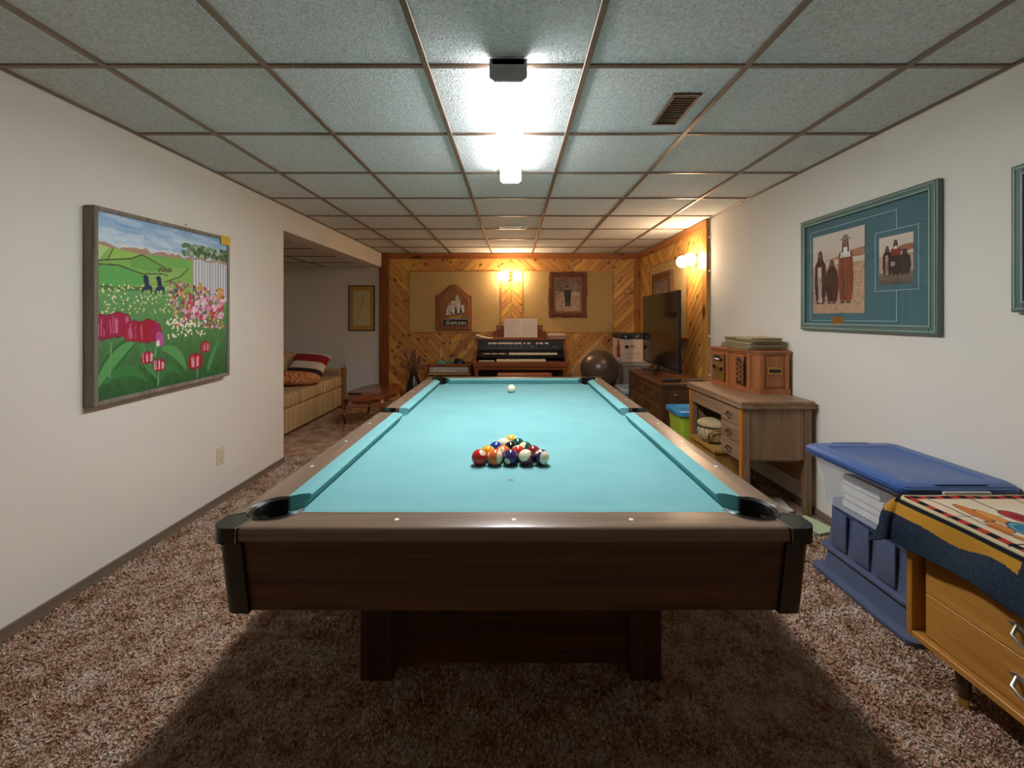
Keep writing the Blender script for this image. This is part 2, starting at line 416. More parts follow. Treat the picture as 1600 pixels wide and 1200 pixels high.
def put_colors(me, c):
    c = np.clip(c, 0, 1); l = np.where(c <= .04045, c/12.92, ((c+.055)/1.055)**2.4)
    at = me.color_attributes.new('Col', 'FLOAT_COLOR', 'POINT')
    at.data.foreach_set('color', np.concatenate([l, np.ones((len(l), 1))], 1).reshape(-1).astype(np.float32))
def print_plane(name, cv, o, du, dv, mat='print', parent=None):
    """flat print: corner o, edge vectors du, dv (world)"""
    o, du, dv = np.array(o), np.array(du), np.array(dv)
    u = np.linspace(0, 1, cv.nu)[None, :, None]; v = np.linspace(0, 1, cv.nv)[:, None, None]
    return grid_mesh(name, o+u*du+v*dv, cv.a, mat, parent)
def text_mesh(body, size):
    cu = bpy.data.curves.new('t', 'FONT'); cu.body = body; cu.size = size; cu.align_x = 'CENTER'; cu.extrude = .0012
    ob = bpy.data.objects.new('t', cu); COL.objects.link(ob)
    dg = bpy.context.evaluated_depsgraph_get(); me = bpy.data.meshes.new_from_object(ob.evaluated_get(dg))
    bpy.data.objects.remove(ob); bpy.data.curves.remove(cu)
    return me

# ================================================================== THE SETTING
T = .12
floor = struct(B().box(XA-.2, XR+.2, YF-.2, YB+.2, -.1, 0).o('floor', 'carpet'))
# left wall with the beam over the alcove opening
struct(B().box(XL-.22, XL, YF-.1, YOPEN, 0, CEIL+.1).box(XL-.22, XL, YOPEN, YB, ACEIL-.01, CEIL+.1).o('wall_left', 'wall_paint'))
wall_right = struct(B().box(XR, XR+T, YF-.1, YB+.1, 0, CEIL+.1).o('wall_right', 'wall_paint'))
wall_back = struct(B().box(XA-.1, XR+T, YB, YB+T, 0, CEIL+.1).o('wall_back', 'wall_paint'))
struct(B().box(XL-.22, XR+T, YF-T, YF, 0, CEIL+.1).o('wall_front', 'wall_paint'))
struct(B().box(XA-T, XA, 2.6, YB+.1, 0, CEIL+.1).o('wall_alcove_left', 'wall_paint'))
struct(B().box(XA-.1, XL-.22, 2.6-T, 2.6, 0, CEIL+.1).o('wall_alcove_near', 'wall_paint'))
struct(B().box(XL, XL+.012, YF, YOPEN, 0, .055, .004).o('baseboard_left', 'baseboard_wood'))
struct(B().box(XR-.012, XR, YF, YWOOD, 0, .055, .004).o('baseboard_right', 'baseboard_wood'))
struct(B().box(-2.615, -2.585, YB-.006, YB, 0, ACEIL, .002).o('trim_1', 'wall_paint'))

# ---- suspended ceilings: tiles and bronze grid
def ceiling(name, x0, x1, y0, y1, z, xr, yr, matb='grid_bronze'):
    root = struct(B().box(x0, x1, y0, y1, z+.06, z+.1).o(name, 'wall_paint'))
    xs = [x0]+[x for x in xr if x0 < x < x1]+[x1]; ys = [y0]+[y for y in yr if y0 < y < y1]+[y1]
    bw = .012
    cache = {}
    for i in range(len(xs)-1):
        for j in range(len(ys)-1):
            wx, wy = xs[i+1]-xs[i], ys[j+1]-ys[j]; key = (round(wx, 3), round(wy, 3))
            cx, cy = (xs[i]+xs[i+1])/2, (ys[j]+ys[j+1])/2
            if key not in cache:
                o = B().box(cx-wx/2+.004, cx+wx/2-.004, cy-wy/2+.004, cy+wy/2-.004, z+.006, z+.02).o('ceiling_tile', 'ceiling_tile_mat', root)
                me = o.data; me.transform(Matrix.Translation(-Vector((cx, cy, 0)))); o.location = (cx, cy, 0)
                cache[key] = me
            else:
                o = bpy.data.objects.new('ceiling_tile', cache[key]); COL.objects.link(o); o.parent = root; o.location = (cx, cy, 0)
    for x in xs[1:-1]:
        B().box(x-bw, x+bw, y0, y1, z-.004, z+.008, .002, 1).o('grid_runner', matb, root)
    for x, s in ((x0, 1), (x1, -1)):
        B().box(x, x+s*.018, y0, y1, z-.004, z+.008, .002, 1).o('wall_angle', matb, root)
    for j, y in enumerate(ys[1:-1]):
        for i in range(len(xs)-1):
            B().box(xs[i]+(bw if i else .018), xs[i+1]-(bw if i < len(xs)-2 else .018), y-bw*.9, y+bw*.9, z-.002, z+.008, .002, 1).o('grid_tee', matb, root)
    return root
ceil_root = ceiling('ceiling', XL, XR, YF, YB, CEIL, [-.338+.6175*k for k in range(-3, 5)], [1.662+.618*k for k in range(-6, 9)])
ceiling('ceiling_alcove', XA, XL-.22, 2.6, YB, ACEIL, [-3.5, -2.88], [4.83+.618*k for k in range(-4, 3)])

# ---- knotty pine planks, herringbone; every plank is a piece of the wall
def planks(parent, u0, u1, v0, v1, slope, fn, mat, pitch=.078, joint=.0016, depth=.014):
    """diagonal boards filling the rectangle; slope +1 '/' or -1 '\\' in (u,v)"""
    n = (1/math.sqrt(2), -slope/math.sqrt(2)); rect = [(u0, v0), (u1, v0), (u1, v1), (u0, v1)]
    ds = [n[0]*p[0]+n[1]*p[1] for p in rect]; k = math.floor(min(ds)/pitch)
    while k*pitch < max(ds):
        p = clip_poly(rect, n, (k+1)*pitch-joint); p = clip_poly(p, (-n[0], -n[1]), -(k*pitch+joint)) if len(p) > 2 else p
        k += 1
        if len(p) < 3 or area2(p) < 4e-4: continue
        ins = inset_poly(p, .004)
        b = B(); dd = depth+random.uniform(-.0012, .0012)
        if ins and len(ins) == len(p):
            a = sum(x[0]*y[1]-y[0]*x[1] for x, y in zip(p, p[1:]+p[:1]))
            if a < 0: p = p[::-1]
            j = min(range(len(ins)), key=lambda q: (ins[q][0]-p[0][0])**2+(ins[q][1]-p[0][1])**2); ins = ins[j:]+ins[:j]
            b.loft([[fn(u, v, 0) for u, v in p], [fn(u, v, dd-.004) for u, v in p], [fn(u, v, dd) for u, v in ins]])
        else: b.prism(p, fn, 0, dd)
        b.o('plank', mat, parent)
fb = lambda u, v, h: Vector((u, YB-h, v))
fr = lambda u, v, h: Vector((XR-h, u, v))
bx = lambda px: (px-803)/102.9
ZH = 2.15                                                     # underside of the header board
seams = [bx(608), bx(702.5), bx(799), bx(896), bx(991)]
for i, (a, b) in enumerate(zip(seams, seams[1:])):
    planks(wall_back, a+.001, b-.001, 0, ZH, -1 if i % 2 == 0 else 1, fb, 'pine_down' if i % 2 == 0 else 'pine_up')
B().box(bx(594), bx(608), YB-.045, YB, 0, CEIL-.004, .003, 1).o('corner_post', 'post_wood', wall_back)
B().box(bx(608), XR-.02, YB-.03, YB, ZH, CEIL-.004, .003, 1).o('header_board', 'beam_wood', wall_back)
B().box(bx(991), XR-.02, YB-.028, YB, 0, ZH, .003, 1).o('corner_board', 'pine_post', wall_back)
def burlap(parent, u0, u1, v0, v1, fn, tm):
    B().prism([(u0, v0), (u1, v0), (u1, v1), (u0, v1)], fn, .012, .022).o('burlap_panel', 'burlap', parent)
    e = .014
    for a, b, c, d in ((u0-e, u1+e, v0-e, v0), (u0-e, u1+e, v1, v1+e), (u0-e, u0, v0, v1), (u1, u1+e, v0, v1)):
        B().prism([(a, c), (b, c), (b, d), (a, d)], fn, .012, .03).o('panel_moulding', tm, parent)
burlap(wall_back, bx(641), bx(782), 1.04, 1.955, fb, 'pine_post')
burlap(wall_back, bx(817), bx(957), 1.04, 1.955, fb, 'pine_post')
YM = 5.39
planks(wall_right, YWOOD+.10, YM-.001, 0, ZH, -1, fr, 'pine_side_down')
planks(wall_right, YM+.001, YB-.12, 0, ZH, 1, fr, 'pine_side_up')
B().box(XR-.028, XR, YWOOD, YWOOD+.10, 0, ZH, .003, 1).o('edge_board', 'pine_post', wall_right)
B().box(XR-.028, XR, YB-.12, YB-.03, 0, ZH, .003, 1).o('corner_board', 'pine_post', wall_right)
B().box(XR-.032, XR, YWOOD, YB-.03, ZH, CEIL-.004, .003, 1).o('header_board', 'beam_wood_y', wall_right)
burlap(wall_right, 4.74, 6.02, 1.04, 1.955, fr, 'pine_post')

# ---- carpet pile: short curly tufts, nobody could count them
def carpet_pile():
    N = 420000
    Y = .62+(3.9-.62)*RNG.random(N)**1.9; X = -2.0+3.92*RNG.random(N)
    keep = (np.abs(X) < 1.25*Y+.05); X, Y = X[keep], Y[keep]; N = len(X)
    a = RNG.random(N)*2*PI; ln = (.005+.006*RNG.random(N))*(.8+.2*Y); wd = (.0018+.0012*RNG.random(N))*(.75+.4*Y)
    lean = .5+.8*RNG.random(N)
    d = np.stack([np.cos(a), np.sin(a)], 1); s = np.stack([-d[:, 1], d[:, 0]], 1)
    base = np.stack([X, Y], 1); h = ln*np.cos(lean*.75); out = ln*np.sin(lean*.75)
    V = np.zeros((N, 5, 3))
    V[:, 0, :2] = base-s*wd[:, None]; V[:, 1, :2] = base+s*wd[:, None]
    mid = base+d*(out*.35)[:, None]
    V[:, 2, :2] = mid+s*(wd*1.1)[:, None]; V[:, 3, :2] = mid-s*(wd*1.1)[:, None]
    V[:, 2, 2] = V[:, 3, 2] = h*.7
    V[:, 4, :2] = base+d*out[:, None]; V[:, 4, 2] = h
    me = bpy.data.meshes.new('carpet_pile'); me.vertices.add(N*5); me.vertices.foreach_set('co', V.reshape(-1).astype(np.float32))
    o5 = (np.arange(N)*5)[:, None]
    q = o5+np.array([0, 1, 2, 3]); t = o5+np.array([3, 2, 4])
    loops = np.concatenate([q, t], 1).reshape(-1)
    starts = (np.arange(N)*7)[:, None]+np.array([0, 4])
    me.loops.add(len(loops)); me.loops.foreach_set('vertex_index', loops.astype(np.int32))
    me.polygons.add(N*2); me.polygons.foreach_set('loop_start', starts.reshape(-1).astype(np.int32))
    me.update(calc_edges=True)
    g = np.repeat(RNG.random(N)**1.2, 5)
    at = me.color_attributes.new('Col', 'FLOAT_COLOR', 'POINT')
    at.data.foreach_set('color', np.stack([g, g, g, np.ones_like(g)], 1).reshape(-1).astype(np.float32))
    o = link_mesh('carpet_pile', me, 'carpet', floor); o['kind'] = 'stuff'
carpet_pile()

# ================================================================== POOL TABLE
PX0, PY0, PY1 = .72, 1.03, 3.64          # outer half width, near and far outer edge
CL, RT, RB, AB = .723, .765, .733, .552  # cloth, rail top, rail bottom, apron bottom
NX, NY0, NY1 = .585, 1.165, 3.505        # cushion noses
BXk, BY0, BY1 = .635, 1.115, 3.555       # backs of the cushions
YC = (PY0+PY1)/2
pool = thing('pool_table', (0, YC, 0), 'brown laminate pool table with turquoise cloth and black pockets', 'pool table')
def arc(cx, cy, r, a0, a1, n=12): return [(cx+r*math.cos(math.radians(a0+(a1-a0)*k/n)), cy+r*math.sin(math.radians(a0+(a1-a0)*k/n))) for k in range(n+1)]
up = lambda u, v, h: Vector((u, v, h))
PC, PR = (.62, 1.14), .072
SP, SR = .662, .058
def mir(poly, mx, my): return [((-x if mx else x), (2*YC-y if my else y)) for x, y in poly]
# bed cloth with pocket notches
def corner_notch(mx, my):
    a = arc(PC[0], PC[1], .064, 75, 195)    # from side rail side to near rail side, passing over the bed
    return mir(a, mx, my)
poly = []
poly += corner_notch(False, False)[::-1]    # near right: near rail -> side rail
poly += [(.64, YC-.05)]+arc(SP, YC, .05, 250, 110)+[(.64, YC+.05)]
poly += corner_notch(False, True)
poly += corner_notch(True, True)[::-1]
poly += [(-.64, YC+.05)]+mir(arc(SP, YC, .05, 110, 250), True, False)+[(-.64, YC-.05)]
poly += corner_notch(True, False)
B().prism(poly, up, .69, CL).o('bed_cloth', 'felt', pool)
# wooden rail caps
def cap(poly, mat):
    b = B(); ins = poly
    b.prism(poly, up, RB, RT)
    bm = b.bm
    top = [e for e in bm.edges if all(abs(v.co.z-RT) < 1e-6 for v in e.verts) and
           (all(abs(abs(v.co.x)-PX0) < 1e-4 for v in e.verts) or all(abs(v.co.y-PY0) < 1e-4 or abs(v.co.y-PY1) < 1e-4 for v in e.verts))]
    bmesh.ops.bevel(bm, geom=top, offset=.011, segments=4, profile=.5, affect='EDGES')
    return b.o('rail', mat, pool, True, 35)
near = [(-.66, PY0), (.66, PY0)]+arc(PC[0], PC[1], PR, -62, -160)+mir(arc(PC[0], PC[1], PR, -160, -62), True, False)
for my in (False, True): cap(mir(near, False, my), 'rail_x')
side = [(PX0, 1.095)]+arc(PC[0], PC[1], PR, -28, 78)+[(BXk, YC-.052)]+[(SP-.02, YC-.0545), (SP+.02, YC-.0545), (PX0, YC-.05)]
for mx in (False, True):
    for my in (False, True): cap(mir(side, mx, my), 'rail_y')
# cushions
def cushion(fn, a0b, a1b, a0n, a1n):
    prof = [(0, RT), (.03, RT-.001), (.046, RT-.005), (.05, RT-.010), (.048, RT-.016), (.034, CL+.001), (0, CL+.001)]
    rings = []
    for e0, e1 in ((a0b, a0n), (a1b, a1n)):
        rings.append([fn(e0+(e1-e0)*min(1, d/.05), d, z) for d, z in prof])
    m = [[r0.lerp(r1, k/12) for r0, r1 in zip(*rings)] for k in range(13)]
    B().loft(m).o('cushion', 'felt', pool, True, 50)
for my in (0, 1):
    fy = (lambda a, d, z: Vector((a, BY0+d, z))) if not my else (lambda a, d, z: Vector((a, BY1-d, z)))
    cushion(fy, -.553, .553, -.518, .518)
for sx in (1, -1):
    fx = lambda a, d, z, sx=sx: Vector((sx*(BXk-d), a, z))
    cushion(fx, 1.212, YC-.052, 1.25, YC-.066)
    cushion(fx, YC+.052, 2*YC-1.212, YC+.066, 2*YC-1.25)
# pockets: steel-trimmed rim, black cup
def ring(cx, cy, r0, r1, z0, z1, a0=0, a1=360, n=32):
    b = B(); V = []
    pr = [(r1, z0), (r1, z1-.003), ((r0+r1)/2, z1+.003), (r0, z1-.002), (r0, z0)]
    rings = [[Vector((cx+r*math.cos(math.radians(a0+(a1-a0)*k/n)), cy+r*math.sin(math.radians(a0+(a1-a0)*k/n)), z)) for r, z in pr] for k in range(n+1)]
    full = abs(a1-a0) >= 359.9
    b.loft(rings, not full, not full)
    return b
for mx in (0, 1):
    for my in (0, 1):
        cx = -PC[0] if mx else PC[0]; cy = 2*YC-PC[1] if my else PC[1]
        d = math.degrees(math.atan2(1 if my else -1, -1 if mx else 1))          # outward direction of this corner
        ring(cx, cy, .058, .073, RB-.01, RT+.001, d-128, d+128).o('pocket_rim', 'strap_grey', pool, True, 50)
        rim2 = ring(cx, cy, .073, .0765, RT-.006, RT-.0005, d-112, d+112).o('pocket_trim', 'trim_steel', pool, True, 50)
        b = B()
        # cup wall only on the outer side above the bed, full below it
        full = [[Vector((cx+r*math.cos(2*PI*k/28), cy+r*math.sin(2*PI*k/28), z)) for k in range(28)] for r, z in ((.0625, CL-.004), (.058, .66), (.045, .60), (.01, .585))]
        b.loft(full, False, True)
        half = [[Vector((cx+.0585*math.cos(math.radians(d-125+250*k/20)), cy+.0585*math.sin(math.radians(d-125+250*k/20)), z)) for k in range(21)] for z in (RT-.004, CL-.006)]
        b.loft(half, False, False, closed=False)
        b.o('pocket_cup', 'pocket_black', pool, True)
        # strap casting over the corner and block below it
        st = arc(PC[0], PC[1], .0735, -64, -26, 8)+[(PX0+.006, 1.093)]+arc(PX0-.028, PY0+.028, .034, 0, -90, 8)+[(.662, PY0-.006)]
        B().prism(mir(st, mx, my), up, RB-.004, RT+.002).o('corner_casting', 'strap_grey', pool, True, 30)
        for a_, e_ in ((-64, (.662, PY0-.005)), (-26, (PX0+.005, 1.093))):
            p_ = arc(PC[0], PC[1], .0745, a_, a_, 1)[0]; q_ = mir([p_, e_], mx, my)
            B().tube([(*q_[0], RT+.002), (*q_[1], RT+.001), (*q_[1], RB)], .0022, 6).o('casting_trim', 'trim_steel', pool, True)
        lo = [(.655, PY0+.06), (.655, PY0+.004)]+arc(PX0-.032, PY0+.034, .03, -90, 0, 6)+[(PX0-.002, 1.10), (PX0-.05, 1.10)]
        lob = [((x-.0)*1.0-(.012 if x > .6 else 0), y+.012) for x, y in lo]
        b = B(); b.loft([[Vector((x, y, AB-.002)) for x, y in mir(lob, mx, my)], [Vector((x, y, RB-.004)) for x, y in mir(lo, mx, my)]])
        b.o('corner_block', 'black_cast', pool, True, 30)
for sx in (1, -1):
    cx = sx*SP
    b = B()
    full = [[Vector((cx+r*math.cos(2*PI*k/28), YC+r*math.sin(2*PI*k/28), z)) for k in range(28)] for r, z in ((.051, CL-.004), (.048, .66), (.038, .60), (.01, .585))]
    b.loft(full, False, True); b.o('pocket_cup', 'pocket_black', pool, True)
    poly = [(.655, YC-.053), (PX0+.004, YC-.049), (PX0+.004, YC+.049), (.655, YC+.053)]+arc(SP, YC, .047, 95, -95, 14)
    B().prism(mir(poly, sx < 0, False), up, RB-.01, RT+.001).o('side_casting', 'black_cast', pool, True, 30)
# sights on the rails
for x in (-.292, 0, .292):
    for y in (PY0+.045, PY1-.045): B().lathe((x, y, RT), [(.006, -.002), (.006, .0006), (.004, .0009)], 12).o('sight', 'pearl', pool)
for sx in (1, -1):
    for k in (1, 2, 3, 5, 6, 7):
        B().lathe((sx*.682, NY0+(NY1-NY0)*k/8, RT), [(.006, -.002), (.006, .0006), (.004, .0009)], 12).o('sight', 'pearl', pool)
# aprons, tapered inwards towards the floor
def apron(p0, p1, nx, ny, mat):
    q = [Vector((*p0, 0)), Vector((*p1, 0))]; n = Vector((nx, ny, 0)); b = B()
    b.loft([[q[0]-n*.014+Vector((0, 0, AB)), q[1]-n*.014+Vector((0, 0, AB)), q[1]-n*.04+Vector((0, 0, AB)), q[0]-n*.04+Vector((0, 0, AB))],
            [q[0]+Vector((0, 0, RB)), q[1]+Vector((0, 0, RB)), q[1]-n*.04+Vector((0, 0, RB)), q[0]-n*.04+Vector((0, 0, RB))]])
    b.o('apron', mat, pool)
e = .012
apron((-.668, PY0+e), (.668, PY0+e), 0, -1, 'walnut_x'); apron((-.668, PY1-e), (.668, PY1-e), 0, 1, 'walnut_x')
apron((PX0-e, PY0+.07), (PX0-e, PY1-.07), 1, 0, 'walnut_y'); apron((-PX0+e, PY0+.07), (-PX0+e, PY1-.07), -1, 0, 'walnut_y')
B().box(-.66, .66, PY0+.055, PY1-.055, .56, .585).o('underside', 'walnut_y', pool)
# pedestal legs: two posts and a cross panel at either end
for yy in (1.5, PY1-.5-.12+.03):
    for x0, x1 in ((-.535, -.425), (.405, .515)): B().box(x0, x1, yy, yy+.14, 0, .585, .003, 1).o('leg_post', 'walnut_z', pool)
    B().box(-.43, .41, yy+.045, yy+.095, .028, .56, .002, 1).o('leg_panel', 'walnut_x', pool)
# cloth marks
B().lathe((-.012, 1.446, CL), [(.011, -.001), (.011, .0004), (.0, .0005)], 14).o('foot_spot', 'spot_grey', pool)
for x in (-.216, .18): B().box(x-.016, x+.016, 3.09, 3.098, CL-.001, CL+.0004).o('cloth_mark', 'spot_grey', pool)

# ---- balls
FONT = {'0': [7, 5, 5, 5, 7], '1': [2, 6, 2, 2, 7], '2': [7, 1, 7, 4, 7], '3': [7, 1, 7, 1, 7], '4': [5, 5, 7, 1, 1], '5': [7, 4, 7, 1, 7], '6': [7, 4, 7, 5, 7], '7': [7, 1, 1, 2, 2], '8': [7, 5, 7, 5, 7], '9': [7, 5, 7, 1, 7]}
BR = .0286
def ball(name, pos, num, colr, stripe, disc, axis, label):
    bm = bmesh.new(); bmesh.ops.create_icosphere(bm, subdivisions=5, radius=BR)
    me = bpy.data.meshes.new(name); bm.to_mesh(me); bm.free()
    P = np.empty(len(me.vertices)*3); me.vertices.foreach_get('co', P); P = P.reshape(-1, 3)/BR
    cream = np.array(rgb('ece0bd')); c = np.ones((len(P), 3))*np.array(rgb(colr))
    if stripe:
        ax = np.array(Vector(axis).normalized()); c[np.abs(P@ax) > .56] = cream
    if disc is not None:
        d = np.array(Vector(disc).normalized()); e1 = np.cross(d, [0, 0, 1.0]); e1 /= np.linalg.norm(e1); e1 = -e1; e2 = np.cross(d, e1)
        if e2[2] < 0: e2 = -e2
        a, b_ = P@e1, P@e2; m = (P@d > 0) & (np.hypot(a, b_) < .40); c[m] = cream
        s = str(num); wtot = len(s)*.2-.04
        for i, ch in enumerate(s):
            u = (a+wtot/2-i*.2)/.16; v = (.2-b_)/.4
            ok = (P@d > 0) & (u >= 0) & (u < 1) & (v >= 0) & (v < 1)
            for k in np.where(ok)[0]:
                if FONT[ch][int(v[k]*5)] >> (2-int(u[k]*3)) & 1: c[k] = (.08, .07, .07)
    me.polygons.foreach_set('use_smooth', [True]*len(me.polygons)); put_colors(me, c)
    o = link_mesh(name, me, 'ball_gloss', None, (0, 0, 0)); o.location = pos
    tag(o, label, 'pool ball', 'pool balls on the table'); return o
rows = [
 [(3, 'c2211f', 0, (.45, -.45, .75), None, 'solid red pool ball at the corner of the rack with its number disc up'),
  (13, 'd9622a', 1, None, (.93, -.3, .1), 'orange striped pool ball beside the red corner ball'),
  (4, '3c2c5e', 0, (-.45, -.85, -.3), None, 'solid purple pool ball at the middle of the rack base'),
  (15, '5e2430', 1, (.5, -.2, -.8), (-.38, -.62, .68), 'maroon striped pool ball with a cream cap, beside the purple ball'),
  (12, '3b2a5c', 1, (-.5, -.1, .8), (.62, -.76, .12), 'purple striped pool ball at the rack corner with cream cap outwards')],
 [(1, 'e0a426', 0, None, None, 'solid yellow pool ball in the second row behind the red ball'),
  (5, 'dd6a26', 0, (-.2, -.7, .65), None, 'solid orange pool ball with its number disc up in the second row'),
  (11, 'c23a2a', 1, (.2, .5, .8), (.2, -.72, -.66), 'red striped pool ball in the second row of the rack'),
  (7, '7c2630', 0, None, None, 'solid maroon pool ball at the end of the second row')],
 [(2, '1e3f86', 0, None, None, 'solid blue pool ball in the third row of the rack'),
  (8, '1a1816', 0, (.05, -.86, -.5), None, 'black pool ball at the centre of the rack'),
  (14, '1d5747', 1, None, (-.85, -.3, .42), 'green striped pool ball at the end of the third row')],
 [(10, '1f3a78', 1, (.1, -.8, -.55), (0, -.3, .95), 'blue striped pool ball with cream top in the fourth row'),
  (6, '1c4f44', 0, None, None, 'solid dark green pool ball in the fourth row')],
 [(9, 'e5b52f', 1, (.05, -.75, .1), (.98, .1, .1), 'yellow striped pool ball at the apex of the rack')]]
y = 1.592
for r, row in enumerate(rows):
    n = len(row)
    for i, (num, c, st, disc, ax, lab) in enumerate(row):
        ball('pool_ball', (-.0125+(i-(n-1)/2)*(2*BR+.0004), y, CL+BR), num, c, st, disc, ax, lab)
    y += BR*math.sqrt(3)+.0003
ball('cue_ball', (-.018, 3.12, CL+BR), 0, 'ece0bd', 0, None, None, 'cream cue ball alone near the far cushion')

# ================================================================== LAMPS AND CEILING FITTINGS
fx0, fx1, fy0, fy1 = -.088, .046, 1.60, 2.84
lamp = thing('fluorescent_light', (-.02, 2.22, CEIL-.09), 'long white fluorescent wraparound light on the ceiling above the pool table', 'ceiling light')
B().box(fx0+.004, fx1-.004, fy0, fy1, CEIL-.03, CEIL-.004, .003, 1).o('housing', 'fixture_white', lamp)
prof = [(fx0, CEIL-.03), (fx0+.004, CEIL-.07), (fx0+.018, CEIL-.085), (fx1-.018, CEIL-.085), (fx1-.004, CEIL-.07), (fx1, CEIL-.03)]
B().loft([[Vector((x, fy0+.012, z)) for x, z in prof[2:4]+[(fx1-.018, CEIL-.08), (fx0+.018, CEIL-.08)]], [Vector((x, fy1-.012, z)) for x, z in prof[2:4]+[(fx1-.018, CEIL-.08), (fx0+.018, CEIL-.08)]]]).o('diffuser', 'tube_diffuser', lamp)
for q in (prof[:3], prof[3:][::-1]):      # prismatic sides of the wraparound lens are dimmer than its face
    s_ = 1 if q[0][0] < 0 else -1; q = q+[(q[2][0], CEIL-.08), (q[1][0]+s_*.004, CEIL-.07), (q[0][0]+s_*.004, CEIL-.03)]
    B().loft([[Vector((x, fy0+.012, z)) for x, z in q], [Vector((x, fy1-.012, z)) for x, z in q]]).o('diffuser_side', 'tube_diffuser_side', lamp)
ep = [(fx0-.003, CEIL-.006), (fx0-.003, CEIL-.072), (fx0+.016, CEIL-.088), (fx1-.016, CEIL-.088), (fx1+.003, CEIL-.072), (fx1+.003, CEIL-.006)]
for a, b in ((fy0, fy0+.012), (fy1-.012, fy1)):
    B().loft([[Vector((x, a, z)) for x, z in ep], [Vector((x, b, z)) for x, z in ep]]).o('end_cap', 'fixture_end', lamp)
def vent(label, x0, x1, y0, y1, along):
    t = thing('ceiling_vent', ((x0+x1)/2, (y0+y1)/2, CEIL-.01), label, 'vent')
    z0, z1 = CEIL-.006, CEIL+.006; e = .014
    for a, b, c, d in ((x0, x1, y0, y0+e), (x0, x1, y1-e, y1), (x0, x0+e, y0+e, y1-e), (x1-e, x1, y0+e, y1-e)):
        B().box(a, b, c, d, z0, z1, .002, 1).o('frame', 'vent_brown' if along == 'Y' else 'fixture_white', t)
    B().box(x0+e, x1-e, y0+e, y1-e, z1-.002, z1).o('shade_plate', 'dark_metal', t)  # thin dark plate imitates the shaded hollow behind the louvres
    n = int(((y1-y0) if along == 'Y' else (x1-x0))/.02)
    for k in range(1, n-1):
        if along == 'Y':
            yy = y0+k*(y1-y0)/n; b = B().box(x0+e, x1-e, yy, yy+.004, z0+.001, z1-.002)
        else:
            xx = x0+k*(x1-x0)/n; b = B().box(xx, xx+.004, y0+e, y1-e, z0+.001, z1-.002)
        b.o('louvre', 'vent_brown' if along == 'Y' else 'fixture_end', t)
vent('brown louvred air vent set in a ceiling tile beside the fluorescent light', .69, .815, 1.865, 2.16, 'Y')
vent('white ceiling register close to the wood panelled end wall', -.155, .135, 4.60, 4.70, 'X')
def sconce(label, c, n, along):
    """c on the wall, n outwards, along = direction between globes"""
    c, n, a = Vector(c), Vector(n), Vector(along); zz = Vector((0, 0, 1))
    t = thing('wall_sconce', c, label, 'wall lamp', 'double globe wall lamps')
    def bxs(p, sa, sn, sz):
        h = [p+a*i*sa+n*j*sn+zz*k*sz for i in (-1, 1) for j in (-1, 1) for k in (-1, 1)]
        lo = [min(q[i] for q in h) for i in range(3)]; hi = [max(q[i] for q in h) for i in range(3)]
        return lo[0], hi[0], lo[1], hi[1], lo[2], hi[2]
    B().box(*bxs(c+n*.014, .034, .014, .06), .005).o('backplate', 'antique_brass', t)
    for s in (-1, 1):
        g = c+n*.105+a*s*.095
        B().tube([c+n*.02, c+n*.07+a*s*.02, g-a*s*.045], .009, 8).o('arm', 'antique_brass', t, True)
        B().sphere(g-a*s*.055, .02, 14, 8).o('socket_cup', 'antique_brass', t, True)
        B().sphere(g, .062, 24, 16).o('globe', 'lit_globe', t, True)
    return t
sconce('double globe wall lamp on the pine strip above the organ', (bx(798), YB-.016, 1.885), (0, -1, 0), (1, 0, 0))
sconce('double globe wall lamp on the pine side wall above the television', (XR-.016, 4.52, 1.86), (-1, 0, 0), (0, 1, 0))

